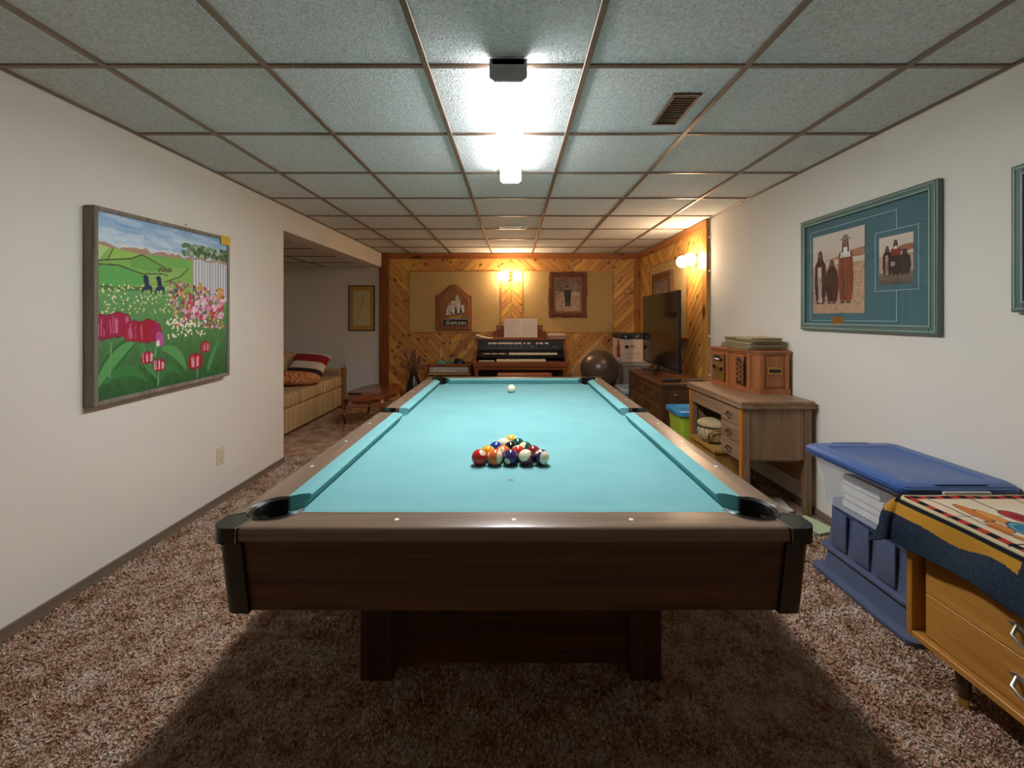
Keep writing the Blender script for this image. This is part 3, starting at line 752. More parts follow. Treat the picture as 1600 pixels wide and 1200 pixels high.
# ================================================================== LEFT WALL: painting, outlet
def tulip_painting():
    c = Canvas(320, 320, '5c9a58')
    c.vgrad(.80, 1, 'c9d9e6', '8fb4d6')
    for _ in range(60):
        u, v = RNG.random(), .84+.16*RNG.random(); c.ell(u, v, .03+.07*RNG.random(), .008+.012*RNG.random(), 'dfe7ec' if RNG.random() < .6 else '7da3cc', 0, .35)
    ridge = [(0, .80)]+[(k/24, .825+.02*math.sin(k*1.7)*math.sin(k*.6)+.012*RNG.random()) for k in range(25)]+[(1, .80)]
    c.poly(ridge, 'b08d78')
    for k in range(20): c.ell(.1+.5*RNG.random(), .83+.012*RNG.random(), .012, .005, 'e8ddd0')
    c.poly([(0, .815), (.25, .80), (.6, .81), (1, .80), (1, .55), (0, .55)], '86b45a')
    c.poly([(0, .825), (.07, .815), (.0, .73)], 'b6cf84'); c.poly([(.04, .74), (.08, .815), (.26, .80), (.18, .765)], '9cc45e')
    c.poly([(.18, .765), (.27, .80), (.42, .74), (.38, .70), (.2, .72)], '6faa52'); c.poly([(.3, .805), (.62, .81), (.62, .75), (.44, .745)], '77b35c')
    c.poly([(0, .72), (.15, .725), (.29, .69), (.27, .63), (.0, .59)], '62ad5a'); c.poly([(.30, .69), (.43, .735), (.60, .75), (.52, .66), (.33, .64)], '93b968')
    for l in ([(0, .735), (.06, .75), (.09, .81)], [(0, .72), (.12, .725), (.22, .70), (.29, .685), (.28, .64)], [(.05, .745), (.2, .77), (.27, .80), (.43, .74)], [(.29, .69), (.42, .70), (.45, .69)], [(.43, .65), (.55, .69), (.62, .75)]):
        c.line(l, .008, '4d5a34')
    for _ in range(50): c.ell(.38+.1*RNG.random(), .715+.02*RNG.random(), .006, .006, '5a6a3a')
    c.vgrad(.0, .60, '335f36', '6ea064')
    for _ in range(2200):
        u, v = RNG.random(), .6*RNG.random(); k = v/.6
        col = np.array(rgb('2a5a2a'))*(1-k)+np.array(rgb('72ad60'))*k+RNG.normal(0, .06)
        c.line([(u, v), (u+RNG.normal(0, .006), v+.02+.03*RNG.random()*(1-k))], .004, list(np.clip(col, 0, 1)), .6)
    for _ in range(90): c.ell(.02+.28*RNG.random(), .59+.02*RNG.random(), .006, .008, '4d7a44')
    for _ in range(130): c.ell(.58+.42*RNG.random(), .84+.07*RNG.random(), .02, .014, ['7f9a78', '5b7a55', 'a9b9a0', '47603f'][RNG.integers(4)])
    c.rect(.655, 1, .56, .815, '9aa08f')
    for k in range(13):
        u = .665+k*.027; c.rect(u, u+.019, .53, .815+.006*math.sin(k), 'dcd9e2'); c.line([(u+.019, .53), (u+.019, .81)], .004, '8d86a0')
    for _ in range(520):
        t = RNG.random(); u = .47+.5*t; v = .66-.28*RNG.random()-(.04*t)
        if u < .5 and v < .5: continue
        col = ['d7a0b4', 'b6424e', 'cf8a3c', '8c6fa0', 'e6d8d8', '6c8f58', '7f3344', 'c9b45e', '5e7f56'][RNG.integers(9)]
        c.ell(u, v, .006+.007*RNG.random(), .006+.008*RNG.random(), col)
    for _ in range(45):
        u, v = .6+.36*RNG.random(), .42+.14*RNG.random(); col = ['e2a9c2', 'd98bb0', 'c04458', 'efd0dc'][RNG.integers(4)]
        for k in range(5): c.ell(u+RNG.normal(0, .011), v+RNG.normal(0, .010), .011, .011, col)
    for u, v in ((.93, .61), (.91, .57), (.74, .63)):
        for k in range(8): c.ell(u+RNG.normal(0, .01), v+RNG.normal(0, .014), .009, .011, 'd99a3c')
    for _ in range(120): c.ell(.03+.45*RNG.random(), .46+.16*RNG.random(), .005, .005, ['efe9c0', 'e6dc7a', 'f3f0e2'][RNG.integers(3)])
    for _ in range(80): c.ell(.44+.35*RNG.random(), .30+.12*RNG.random(), .007, .007, ['f3f0e2', 'efe9c0'][RNG.integers(2)])
    # two blue garden chairs
    for u in (.30, .39):
        c.poly([(u-.022, .675), (u+.012, .668), (u+.022, .61), (u-.008, .60)], '22304f'); c.ell(u-.006, .67, .018, .014, '22304f')
        c.poly([(u-.02, .615), (u+.035, .625), (u+.04, .60), (u-.03, .59)], '26365a'); c.line([(u-.02, .61), (u-.028, .575)], .009, '1d2942'); c.line([(u+.034, .61), (u+.034, .58)], .009, '1d2942')
    def leaf(p0, p1, p2, wd, col):
        n = 26
        for k in range(n):
            t = k/(n-1); x = (1-t)**2*p0[0]+2*t*(1-t)*p1[0]+t*t*p2[0]; y = (1-t)**2*p0[1]+2*t*(1-t)*p1[1]+t*t*p2[1]
            c.ell(x, y, wd*math.sin(PI*(.12+.88*t))+.004, wd*1.1*math.sin(PI*(.12+.88*t))+.004, col)
    leaf((.0, .06), (.10, .28), (.27, .32), .040, '2f6b34'); leaf((.0, .08), (.11, .27), (.25, .31), .026, '5f9f5c')
    leaf((.05, .10), (.18, .20), (.30, .06), .026, '3f8044'); leaf((.27, .30), (.27, .18), (.38, .06), .022, '4c8d50')
    leaf((.42, .24), (.55, .22), (.60, .08), .026, '5c9c5a'); leaf((.40, .06), (.45, .18), (.58, .04), .022, '3d7c42'); leaf((.80, .05), (.84, .16), (.92, .27), .018, '4f9052')
    for p in ([(.08, .30), (.07, .12)], [(.37, .29), (.36, .20)], [(.385, .12), (.38, .02)], [(.70, .1), (.70, .02)]): c.line(p, .011, '6ba466')
    def tulip(u, v, r, col, hi):
        for du, dv, s in ((-.55, 0, .62), (.55, 0, .62), (0, .05, .72), (-.28, .1, .6), (.28, .1, .6)):
            c.ell(u+du*r, v+dv*r, r*s*.80, r*1.2*s*1.1, '7a1534')
        for du, dv, s in ((-.55, 0, .62), (.55, 0, .62), (0, .05, .72), (-.28, .1, .6), (.28, .1, .6)):
            c.ell(u+du*r, v+dv*r, r*s*.72, r*1.12*s*1.1, col)
        for k in range(9):
            a = RNG.uniform(-.8, .8); c.line([(u+a*r, v-.5*r), (u+a*r*1.15, v+RNG.uniform(.2, .75)*r)], .006, hi, .75)
    tulip(.03, .385, .075, 'a3214a', 'd783a8'); tulip(.12, .395, .078, 'a8204a', 'd783a8')
    tulip(.22, .355, .068, 'ad2142', 'd07a9a'); tulip(.31, .35, .078, 'a81c38', 'cf7894'); c.ell(.37, .34, .04, .06, 'a5214f'); c.ell(.395, .30, .028, .045, 'b85a9a', .3); c.ell(.38, .275, .012, .02, 'ecdde6')
    tulip(.305, .195, .042, 'b02038', 'f0c9d4'); tulip(.388, .14, .042, 'b4213a', 'f3dbe2'); tulip(.685, .125, .062, 'b01d30', 'efc4cc'); tulip(.775, .215, .046, 'ac2036', 'e9b4c2')
    c.grain(.018)
    return c
x1 = XL+.055; ya, yb, za, zb = 2.0, 2.955, .85, 1.79
pa = thing('garden_painting', (XL, (ya+yb)/2, za), 'painting of red tulips and a garden in a weathered grey frame', 'painting')
TL = .02                                                       # hangs a little crooked
fw = .022
def skew(v): return Vector((v.x, v.y, v.z+(v.y-ya)/(yb-ya)*TL))
def frame_bar(y0, y1, z0, z1):
    b = B().box(XL+.004, x1, y0, y1, z0, z1, .003, 1)
    for v in b.bm.verts: v.co = skew(v.co)
    b.o('frame', 'grey_barn', pa)
frame_bar(ya, ya+fw, za, zb); frame_bar(yb-fw, yb, za, zb); frame_bar(ya+fw, yb-fw, za, za+fw); frame_bar(ya+fw, yb-fw, zb-fw, zb)
cv = tulip_painting()
print_plane('canvas', cv, (x1-.008, ya+fw-.002, za+fw-.002), (0, yb-ya-2*fw+.004, TL), (0, 0, zb-za-2*fw+.004), 'oil_paint', pa)
b = B().box(XL+.006, x1-.012, ya+fw, yb-fw, za+fw, zb-fw); [setattr(v, 'co', skew(v.co)) for v in b.bm.verts]; b.o('canvas_back', 'paper', pa)
b = B().box(x1-.002, x1+.001, yb-.09, yb+.004, zb-.055, zb+.006); [setattr(v, 'co', skew(v.co)) for v in b.bm.verts]
tag(b.o('sticky_note', 'yellow_note'), 'yellow paper note stuck to the corner of the tulip painting', 'note')
B().tube([(XL+.002, 2.62, zb+.035), (XL+.012, 2.62, zb+.04)], .003, 6).o('hanger_nail', 'trim_steel', pa)
ou = thing('wall_outlet', (XL, 2.937, .27), 'ivory electrical outlet low on the white wall', 'outlet')
B().box(XL, XL+.006, 2.90, 2.973, .266, .382, .002).o('cover_plate', 'outlet_ivory', ou)
for z in (.30, .348):
    B().box(XL+.005, XL+.008, 2.92, 2.953, z-.014, z+.014, .003).o('receptacle', 'outlet_ivory', ou)
    for q in (-.007, .007): B().box(XL+.0075, XL+.0085, 2.9365+q-.0015, 2.9365+q+.0015, z-.005, z+.006).o('slot', 'outlet_dark', ou)

# ================================================================== RIGHT WALL: two matted frames
def people_photo(kind):
    c = Canvas(150, 230 if kind == 0 else 170, 'e0d2c2')
    c.vgrad(.62, 1, 'cdb8a6', 'd0c2b2'); c.rect(0, 1, 0, .64, 'b9977c')
    c.poly([(0, .60), (1, .66), (1, .76), (.75, .74), (.5, .69), (.2, .66)], 'a97a60') if kind == 0 else c.poly([(.4, .70), (.7, .78), (1, .78), (1, .66), (.3, .64)], 'a0644e')
    c.rect(0, 1, .60, .66, 'd9cdbf', .7)
    for _ in range(700): c.ell(RNG.random(), .6*RNG.random()**.9, .012, .006, ['d0ae92', 'a37c62', 'c8a284', '8d6750'][RNG.integers(4)])
    if kind == 1: c.vgrad(0, .25, '5d5545', '8a7560')
    def fig(u, top, w, base, cloak, face, hat=None, shirt=None, skirt=None):
        h = top-base; hr = h*.075
        c.poly([(u-w*.34, base+.03), (u-w*.52, base+h*.35), (u-w*.46, top-h*.26), (u-w*.18, top-h*.15), (u+w*.18, top-h*.15), (u+w*.46, top-h*.26), (u+w*.56, base+h*.35), (u+w*.4, base+.03)], cloak)
        if skirt: c.poly([(u-w*.2, base+.03), (u-w*.22, top-h*.3), (u+w*.1, top-h*.3), (u+w*.16, base+.03)], skirt)
        if shirt: c.poly([(u-w*.34, top-h*.32), (u-w*.3, top-h*.17), (u+w*.3, top-h*.17), (u+w*.34, top-h*.32)], shirt)
        c.ell(u, top-h*.08, w*.19, hr*1.15, '2a1c18'); c.ell(u, top-h*.088, w*.145, hr*.9, face)
        for s in (-1, 1): c.line([(u+s*w*.18, top-h*.12), (u+s*w*.2, top-h*.24)], w*.09, '2a1c18')
        if hat: c.ell(u, top-h*.05, w*.42, h*.014, hat); c.ell(u, top-h*.02, w*.2, h*.035, hat)
        for s in (-.2, .2): c.ell(u+s*w, base+.012, w*.16, .012, '3a2a24')
        for _ in range(24): c.line([(u+RNG.uniform(-.45, .45)*w, base+.05), (u+RNG.uniform(-.4, .4)*w, base+h*.5)], .008, ['2e201c', '6d4a3a', '543628'][RNG.integers(3)], .35)
    if kind == 0:
        fig(.16, .80, .24, .12, '4a3430', '7d5644', None, None, 'c9b8a8'); fig(.40, .66, .24, .12, '4d2f28', '80584a'); fig(.66, .93, .27, .12, '8a4630', '8a6250', '8d7a66', 'e3dbd0')
        for k in range(5): c.line([(.56+k*.05, .70), (.54+k*.065, .2)], .014, ['a85a34', '5a4a4a', 'b37a4a'][k % 3], .6)
    else:
        fig(.25, .80, .27, .17, '3a2a28', '6d4a3c', None, None, 'a8988a'); fig(.5, .90, .30, .17, '43302c', '6d4a3c', None, 'e0d8cc'); fig(.76, .68, .32, .17, '38302a', '6b4a3c', '2c221e')
        c.poly([(.37, .58), (.4, .72), (.6, .72), (.63, .58)], '8c3430'); c.ell(.42, .42, .06, .045, 'c4b8a8'); c.ell(.42, .42, .03, .022, '5a4a44')
    c.grain(.02); return c
def matted(label, y0, y1, z0, z1, content):
    X = XR; t = thing('framed_picture', (X, (y0+y1)/2, z0), label, 'framed picture')
    fw = .042; d = .028
    # y grows away from the camera: picture "left" is the far edge y1
    for a, b, c, d_ in ((y0, y0+fw, z0, z1), (y1-fw, y1, z0, z1), (y0+fw, y1-fw, z0, z0+fw), (y0+fw, y1-fw, z1-fw, z1)):
        B().box(X-d, X-.002, a, b, c, d_, .004).o('frame', 'frame_green', t)
    for k, (o_, wd, hh) in enumerate(((.010, .006, .003), (.034, .007, .004))):
        for a, b, c, d_ in ((y0+o_, y0+o_+wd, z0+o_, z1-o_), (y1-o_-wd, y1-o_, z0+o_, z1-o_), (y0+o_+wd, y1-o_-wd, z0+o_, z0+o_+wd), (y0+o_+wd, y1-o_-wd, z1-o_-wd, z1-o_)):
            B().box(X-d-hh, X-d+.001, a, b, c, d_, .001, 1).o('frame_bead', 'frame_green_light', t)
    B().box(X-.014, X-.004, y0+fw-.002, y1-fw+.002, z0+fw-.002, z1-fw+.002).o('mat_board', 'mat_teal', t)
    iy0, iy1, iz0, iz1 = y0+fw, y1-fw, z0+fw, z1-fw; W, H = iy1-iy0, iz1-iz0
    U = lambda u: iy1-u*W; Vv = lambda v: iz0+v*H
    for cvs, u0, u1, v0, v1 in content['photos']:
        print_plane('photo', cvs, (X-.0155, U(u0), Vv(v0)), (0, -(u1-u0)*W, 0), (0, 0, (v1-v0)*H), 'print', t)
    for u0, v0, u1, v1 in content['lines']:
        e = .0022; B().box(X-.0152, X-.0139, U(max(u0, u1))-e/2, U(min(u0, u1))+e/2, Vv(min(v0, v1))-e/2, Vv(max(v0, v1))+e/2).o('mat_line', 'mat_line', t)
    if content.get('plate'):
        u0, u1, v0, v1 = content['plate']; B().box(X-.016, X-.0138, U(u1), U(u0), Vv(v0), Vv(v1), .0006, 1).o('brass_plate', 'brass', t)
    B().box(X-.020, X-.0185, iy0, iy1, iz0, iz1).o('glass', 'picture_glass', t)
matted('green framed double photograph of standing figures in a teal mat', 1.931, 2.858, 1.187, 1.892,
  dict(photos=[(people_photo(0), .075, .555, .10, .875), (people_photo(1), .665, .895, .33, .725)],
       lines=[(.045, .03, .045, .93), (.045, .93, .785, .93), (.785, .93, .785, .775), (.785, .28, .785, .03), (.045, .03, .785, .03),
              (.635, .775, .925, .775), (.635, .28, .925, .28), (.635, .28, .635, .775), (.925, .28, .925, .775)], plate=(.27, .375, .0, .065)))
matted('green framed picture hung on the white wall above the blanket-covered chest', 1.03, 1.648, 1.287, 1.842, dict(photos=[(people_photo(1), .25, .75, .15, .85)], lines=[(.2, .1, .2, .9), (.2, .9, .8, .9), (.8, .9, .8, .1), (.2, .1, .8, .1)]))

# ---- alcove: framed map, white access panel
def map_canvas():
    c = Canvas(60, 110, 'd9c48a'); c.rect(.06, .94, .04, .96, 'd6c795')
    for _ in range(30):
        u, v = .15+.7*RNG.random(), .1+.8*RNG.random()
        c.line([(u, v), (u+RNG.normal(0, .08), v+RNG.normal(0, .05))], .014, ['b3a177', 'a3946c', 'bcae84'][RNG.integers(3)], .5)
    for k in range(9): c.ell(.65-.05*k+RNG.normal(0, .03), .85-.08*k, .10, .03, 'a89a74', .6, .45)
    return c
t = thing('framed_map', (bx(565.5), YB, 1.05), 'framed old map with a mustard mat on the alcove wall', 'framed picture')
mx0, mx1, mz0, mz1 = bx(545), bx(586), 1.056, 1.746
for a, b, c, d in ((mx0, mx0+.014, mz0, mz1), (mx1-.014, mx1, mz0, mz1), (mx0+.014, mx1-.014, mz0, mz0+.014), (mx0+.014, mx1-.014, mz1-.014, mz1)):
    B().box(a, b, YB-.02, YB-.001, c, d, .002, 1).o('frame', 'frame_dark', t)
B().box(mx0+.014, mx1-.014, YB-.012, YB-.002, mz0+.014, mz1-.014).o('mat_board', 'map_mat', t)
print_plane('map_print', map_canvas(), (mx0+.072, YB-.013, mz0+.08), (mx1-mx0-.144, 0, 0), (0, 0, mz1-mz0-.16), 'print', t)
B().box(mx0+.014, mx1-.014, YB-.017, YB-.0155, mz0+.014, mz1-.014).o('glass', 'picture_glass', t)
wp = thing('white_panel', (bx(562), YB-.02, .17), 'plain white panel standing against the alcove wall', 'panel')
B().box(bx(540), bx(584), YB-.03, YB-.004, .0, .59, .003, 1).o('board', 'white_board', wp)
B().box(bx(540), bx(584), YB-.036, YB-.03, .575, .59, .001, 1).o('top_edge', 'white_board', wp)

# ================================================================== END WALL: plaque, photo, organ and its neighbours
# ship plaque
px, pz = bx(710), 1.06
t = thing('ship_plaque', (px, YB-.022, pz), 'arched wooden plaque with a white sailing ship on the burlap panel', 'plaque')
def plaque_outline(k):
    W, H, S = .277-k, .70-k, .53-k
    pts = [(-W, k), (W, k), (W, S)]
    for i in range(1, 24):
        a = i/24; x = W*(1-2*a); pts.append((x, S+(H-S)*(.5-.5*math.cos(2*PI*min(a, 1-a)))**.8))
    pts.append((-W, S)); return pts
fp = lambda d: (lambda u, v, h: Vector((px+u, YB-.022-d-h, pz+v)))
b = B(); o0, o1 = plaque_outline(0), plaque_outline(.012); f0 = fp(0)
b.loft([[f0(u, v, 0) for u, v in o0], [f0(u, v, .016) for u, v in o0], [f0(u, v, .024) for u, v in o1]]).o('backboard', 'plaque_wood', t)
b = B(); o0 = plaque_outline(.038); b.prism(o0, f0, .02, .0262).o('groove', 'plaque_wood', t)
b = B(); o0, o1 = plaque_outline(.046), plaque_outline(.055)
b.loft([[f0(u, v, .02) for u, v in o0], [f0(u, v, .031) for u, v in o0], [f0(u, v, .034) for u, v in o1]]).o('raised_field', 'plaque_wood', t)
fs = lambda u, v, h: f0(u, v, .033+h)
B().prism([(-.155, .075), (.21, .075), (.21, .165), (-.155, .165)], fs, 0, .004).o('name_board', 'ship_black', t)
B().prism([(-.155, .165), (.21, .165), (.2, .185), (.13, .19), (.05, .18), (-.06, .188), (-.13, .185)], fs, 0, .003).o('sea', 'ship_sea', t)
B().prism([(-.06, .182), (.10, .182), (.13, .245), (.06, .225), (-.03, .215), (-.09, .222)], fs, .002, .008).o('hull', 'ship_gold', t)
sails = [(-.07, .235, .07, .04), (-.075, .28, .06, .032), (-.072, .318, .05, .03), (-.066, .352, .042, .026), (-.058, .39, .034, .022),
         (.0, .25, .075, .05), (.0, .30, .066, .04), (-.005, .345, .058, .036), (-.01, .385, .05, .032), (-.012, .42, .042, .028),
         (.07, .262, .08, .052), (.068, .318, .072, .044), (.064, .365, .064, .038), (.06, .407, .056, .034), (.056, .445, .048, .03), (.052, .48, .04, .026), (.05, .51, .03, .02),
         (.125, .27, .05, .06), (.13, .33, .035, .05)]
for x, z, w_, h_ in sails:
    w_ *= 1.3; h_ *= 1.12
    B().prism([(x-w_/2-.004, z), (x+w_/2, z+.006), (x+w_/2-.006, z+h_), (x-w_/2, z+h_-.006)], fs, .003, .009).o('sail', 'ship_sail', t)
for x, z1 in ((-.066, .43), (-.005, .47), (.058, .55)): B().box(px+x-.003, px+x+.003, YB-.022-.04, YB-.022-.034, pz+.2, pz+z1).o('mast', 'ship_black', t)
for body, size, x, z in (('SHIPS', .072, -.038, .088), ('INN', .072, .125, .088), ('THE', .026, -.085, .146)):
    me = text_mesh(body, size)
    me.transform(Matrix.Translation((px+x, YB-.022-.0385, pz+z)) @ Matrix.Rotation(PI/2, 4, 'X'))
    link_mesh('lettering', me, 'ship_text', t)
# portrait photo in a rustic frame
def man_photo():
    c = Canvas(90, 120, '8d7468')
    c.vgrad(.45, 1, '96806f', '7d6a68'); c.poly([(.3, .5), (.75, .45), (.95, 1), (.55, 1)], 'a98a80', .6)
    c.poly([(0, .0), (1, 0), (1, .55), (.75, .6), (.55, .5), (.3, .6), (.1, .5), (0, .4)], 'bfa08a')
    for _ in range(260):
        u, v = RNG.random(), .6*RNG.random(); c.ell(u, v, .03+.05*RNG.random(), .008, ['d9c0a6', '8f6f5c', 'e6d3bc', 'a98670'][RNG.integers(4)], RNG.uniform(-.4, .4), .8)
    for _ in range(60): c.ell(RNG.random(), .6+.4*RNG.random(), .04, .03, ['5a4a4e', '9a8078', '6f5c58'][RNG.integers(3)], 0, .5)
    c.poly([(.36, .42), (.34, .62), (.42, .66), (.58, .66), (.64, .60), (.62, .42)], '3a3644'); c.poly([(.40, .14), (.38, .45), (.61, .45), (.60, .14), (.52, .14), (.51, .38), (.49, .14)], '2b2935')
    c.ell(.48, .70, .05, .05, 'b08a74'); c.ell(.48, .735, .085, .014, '2b2526'); c.ell(.48, .75, .05, .025, '2b2526'); c.grain(.02); return c
def rustic(name, label, fn, W, H, canv, parent_loc):
    """fn(u,v,h): u across 0..W, v up 0..H, h off the wall; live-edge frame"""
    t = thing(name, parent_loc, label, 'framed photo'); wd = .075
    def wav(n, s): return [random.uniform(-.009, .009)*s for _ in range(n)]
    for side in range(4):
        n = 12; Lg = H if side < 2 else W
        outer, inner = [], []
        jt = wav(n+1, 1)
        for k in range(n+1):
            q = k/n*Lg
            if side == 0: outer.append((jt[k], q)); inner.append((wd, q))
            if side == 1: outer.append((W+jt[k], q)); inner.append((W-wd, q))
            if side == 2: outer.append((wd*.98+(W-1.96*wd)*k/n, jt[k])); inner.append((wd*.98+(W-1.96*wd)*k/n, wd))
            if side == 3: outer.append((wd*.98+(W-1.96*wd)*k/n, H+jt[k])); inner.append((wd*.98+(W-1.96*wd)*k/n, H-wd))
        mid = [((a[0]+b_[0])/2, (a[1]+b_[1])/2) for a, b_ in zip(outer, inner)]
        rings = [[fn(*o_, .002), fn(*o_, .028), fn(*m_, .04), fn(*i_, .03), fn(*i_, .002)] for o_, m_, i_ in zip(outer, mid, inner)]
        B().loft(rings).o('frame', 'rustic', t, True, 50)
    e = .022
    for a, b_, c_, d_ in ((wd, wd+e, wd, H-wd), (W-wd-e, W-wd, wd, H-wd), (wd+e, W-wd-e, wd, wd+e), (wd+e, W-wd-e, H-wd-e, H-wd)):
        B().prism([(a, c_), (b_, c_), (b_, d_), (a, d_)], fn, .004, .026).o('inner_frame', 'plaque_wood', t)
    o_, pu, pv = fn(wd+e, wd+e, .014), fn(W-wd-e, wd+e, .014), fn(wd+e, H-wd-e, .014)
    print_plane('photo', canv, o_, pu-o_, pv-o_, 'print', t)
    B().prism([(wd+e, wd+e), (W-wd-e, wd+e), (W-wd-e, H-wd-e), (wd+e, H-wd-e)], fn, .018, .0195).o('glass', 'picture_glass', t)
rx0, rx1, rz0, rz1 = bx(857.5), bx(916), 1.262, 1.944
rustic('rustic_photo', 'photograph of a standing man in a dark live-edge wood frame', lambda u, v, h: Vector((rx0+u, YB-.023-h, rz0+v)), rx1-rx0, rz1-rz0, man_photo(), ((rx0+rx1)/2, YB-.023, rz0))
rustic('rustic_photo', 'dark live-edge wood frame hung behind the television', lambda u, v, h: Vector((XR-.023-h, 5.86-u, 1.19+v)), .70, .645, man_photo(), (XR-.023, 5.5, 1.19))

# organ
def organ():
    x0, x1 = -.56, .745; yf, yb = 5.90, 6.50; cx = (x0+x1)/2
    t = thing('electric_organ', (cx, (yf+yb)/2, 0), 'brown spinet organ with two keyboards against the pine wall', 'organ')
    W = 'organ_wood'; WZ = 'organ_wood_z'
    # side cheeks with sloped front
    for sx in (x0, x1-.035):
        sil = [(yb, 0), (yb, .93), (yb-.22, .93), (yf+.16, .80), (yf+.06, .66), (yf+.02, .64), (yf+.02, .585), (yb-.28, .56), (yb-.28, 0)]
        B().prism(sil, lambda u, v, h: Vector((h, u, v)), sx, sx+.035).o('side_cheek', WZ, t)
    B().box(x0-.012, x1+.012, yb-.24, yb, .93, .952, .004).o('top_board', W, t)
    B().box(x0+.035, x1-.035, yb-.02, yb, .0, .93).o('back_panel', W, t)
    B().box(x0+.035, x1-.035, yb-.28, yb-.262, .02, .60).o('knee_panel', 'knee_cloth', t)
    B().box(x0-.006, x1+.006, yf-.004, yf+.04, .585, .65, .006).o('front_rail', W, t)
    B().box(x0+.035, x1-.035, yf+.03, yb-.03, .60, .612).o('key_bed', 'ebony', t)
    B().box(x0+.01, x1-.01, yf+.03, yf+.06, .54, .588, .003).o('lower_rail', W, t)
    B().box(x0+.035, x1-.035, yf+.04, yf+.18, .612, .655, .002, 1).o('lower_key_block', 'ebony', t)
    def keys(name, kx0, kx1, y0, y1, z, n):
        k_ = B().box(kx0, kx1, y0+.001, y1, z-.018, z-.004).o(name, 'ivory_key', t); wk = (kx1-kx0)/n
        for i in range(n):
            B().box(kx0+i*wk+.0006, kx0+(i+1)*wk-.0006, y0-.004, y1, z-.020, z+.004, .001, 1).o('white_key', 'ivory_key', k_)
            if i % 7 in (0, 1, 3, 4, 5) and i < n-1: B().box(kx0+(i+1)*wk-.006, kx0+(i+1)*wk+.006, y0+.045, y1, z+.003, z+.012, .001, 1).o('black_key', 'ebony', k_)
    keys('lower_manual', x0+.32, x0+1.0, yf+.05, yf+.17, .672, 30)
    # upper keyboard shelf
    B().box(x0+.035, x1-.035, yf+.19, yf+.32, .69, .735, .002, 1).o('upper_key_block', 'ebony', t)
    keys('upper_manual', x0+.49, x0+1.17, yf+.185, yf+.31, .752, 30)
    B().box(x0+.035, x1-.035, yf+.315, yf+.33, .735, .82).o('stop_panel', 'ebony', t)
    b = B().loft([[Vector((x, yf+.30, .80)) for x in (x0+.035, x1-.035)]+[Vector((x, yf+.36, .80)) for x in (x1-.035, x0+.035)],
                  [Vector((x, yf+.34, .93)) for x in (x0+.035, x1-.035)]+[Vector((x, yf+.36, .93)) for x in (x1-.035, x0+.035)]]).o('control_panel', 'ebony', t)
    for k in range(34):
        x = x0+.19+k*.0255
        if k in (19, 21, 24, 25, 26, 31): continue
        B().box(x, x+.021, yf+.285, yf+.315, .872+.003*(k % 3), .90, .002, 1).o('stop_tab', 'tab_red' if k in (5, 14, 28) else 'tab_white', t)
    for k in range(10):
        B().box(x0+.12+k*.034, x0+.146+k*.034, yf+.17, yf+.19, .74, .758, .002, 1).o('rocker_tab', 'tab_white' if k % 3 else 'tab_red', t)
    for k in range(7): B().box(x0+.08+k*.03, x0+.104+k*.03, yf+.032, yf+.05, .655, .67, .002, 1).o('preset_tab', 'tab_white', t)
    for k, xx in enumerate((.80, .82, .84, 1.12, 1.14, 1.16)): B().box(x0+xx, x0+xx+.01, yf+.312, yf+.318, .835, .845).o('indicator', 'tab_white', t)
    # music desk with fretwork
    mx0, mx1, my = x0+.25, x1-.27, yb-.10
    B().box(mx0, mx1, my, my+.016, .952, 1.06, .003, 1).o('music_desk', WZ, t)
    B().box(mx0+.05, mx1-.05, my, my+.016, 1.06, 1.145, .003, 1).o('music_desk_crest', WZ, t)
    for s in (mx0+.055, mx1-.055-.06):
        B().box(s, s+.06, my-.004, my+.002, 1.08, 1.13).o('fretwork', 'organ_wood_z', t); B().box(s+.012, s+.06, my-.006, my, 1.09, 1.12).o('fretwork', 'pine_post', t)
    B().box(mx0, mx1, my-.05, my, .952, .966, .002, 1).o('music_ledge', W, t)
    # turned front columns
    for s in (x0+.045, x1-.045):
        B().lathe((s, yf+.055, 0), [(.03, 0), (.03, .05), (.02, .07), (.026, .15), (.03, .3), (.022, .43), (.03, .45), (.03, .47), (.022, .49), (.03, .51), (.03, .545)], 16).o('turned_column', WZ, t, True, 50)
    B().box(x0+.1, x1-.1, yf+.05, yf+.3, .0, .05, .004).o('pedal_board', 'organ_wood', t)
organ()
t = thing('organ_bench', (.1, 5.62, 0), 'brown wooden organ bench in front of the organ', 'bench')
B().box(-.215, .49, 5.50, 5.74, .50, .53, .006).o('seat', 'organ_wood', t)
for x in (-.17, .42): B().box(x, x+.028, 5.53, 5.71, 0, .50, .003).o('side_leg', 'organ_wood_z', t)
B().box(-.15, .43, 5.61, 5.63, .12, .2, .003).o('stretcher', 'organ_wood', t)
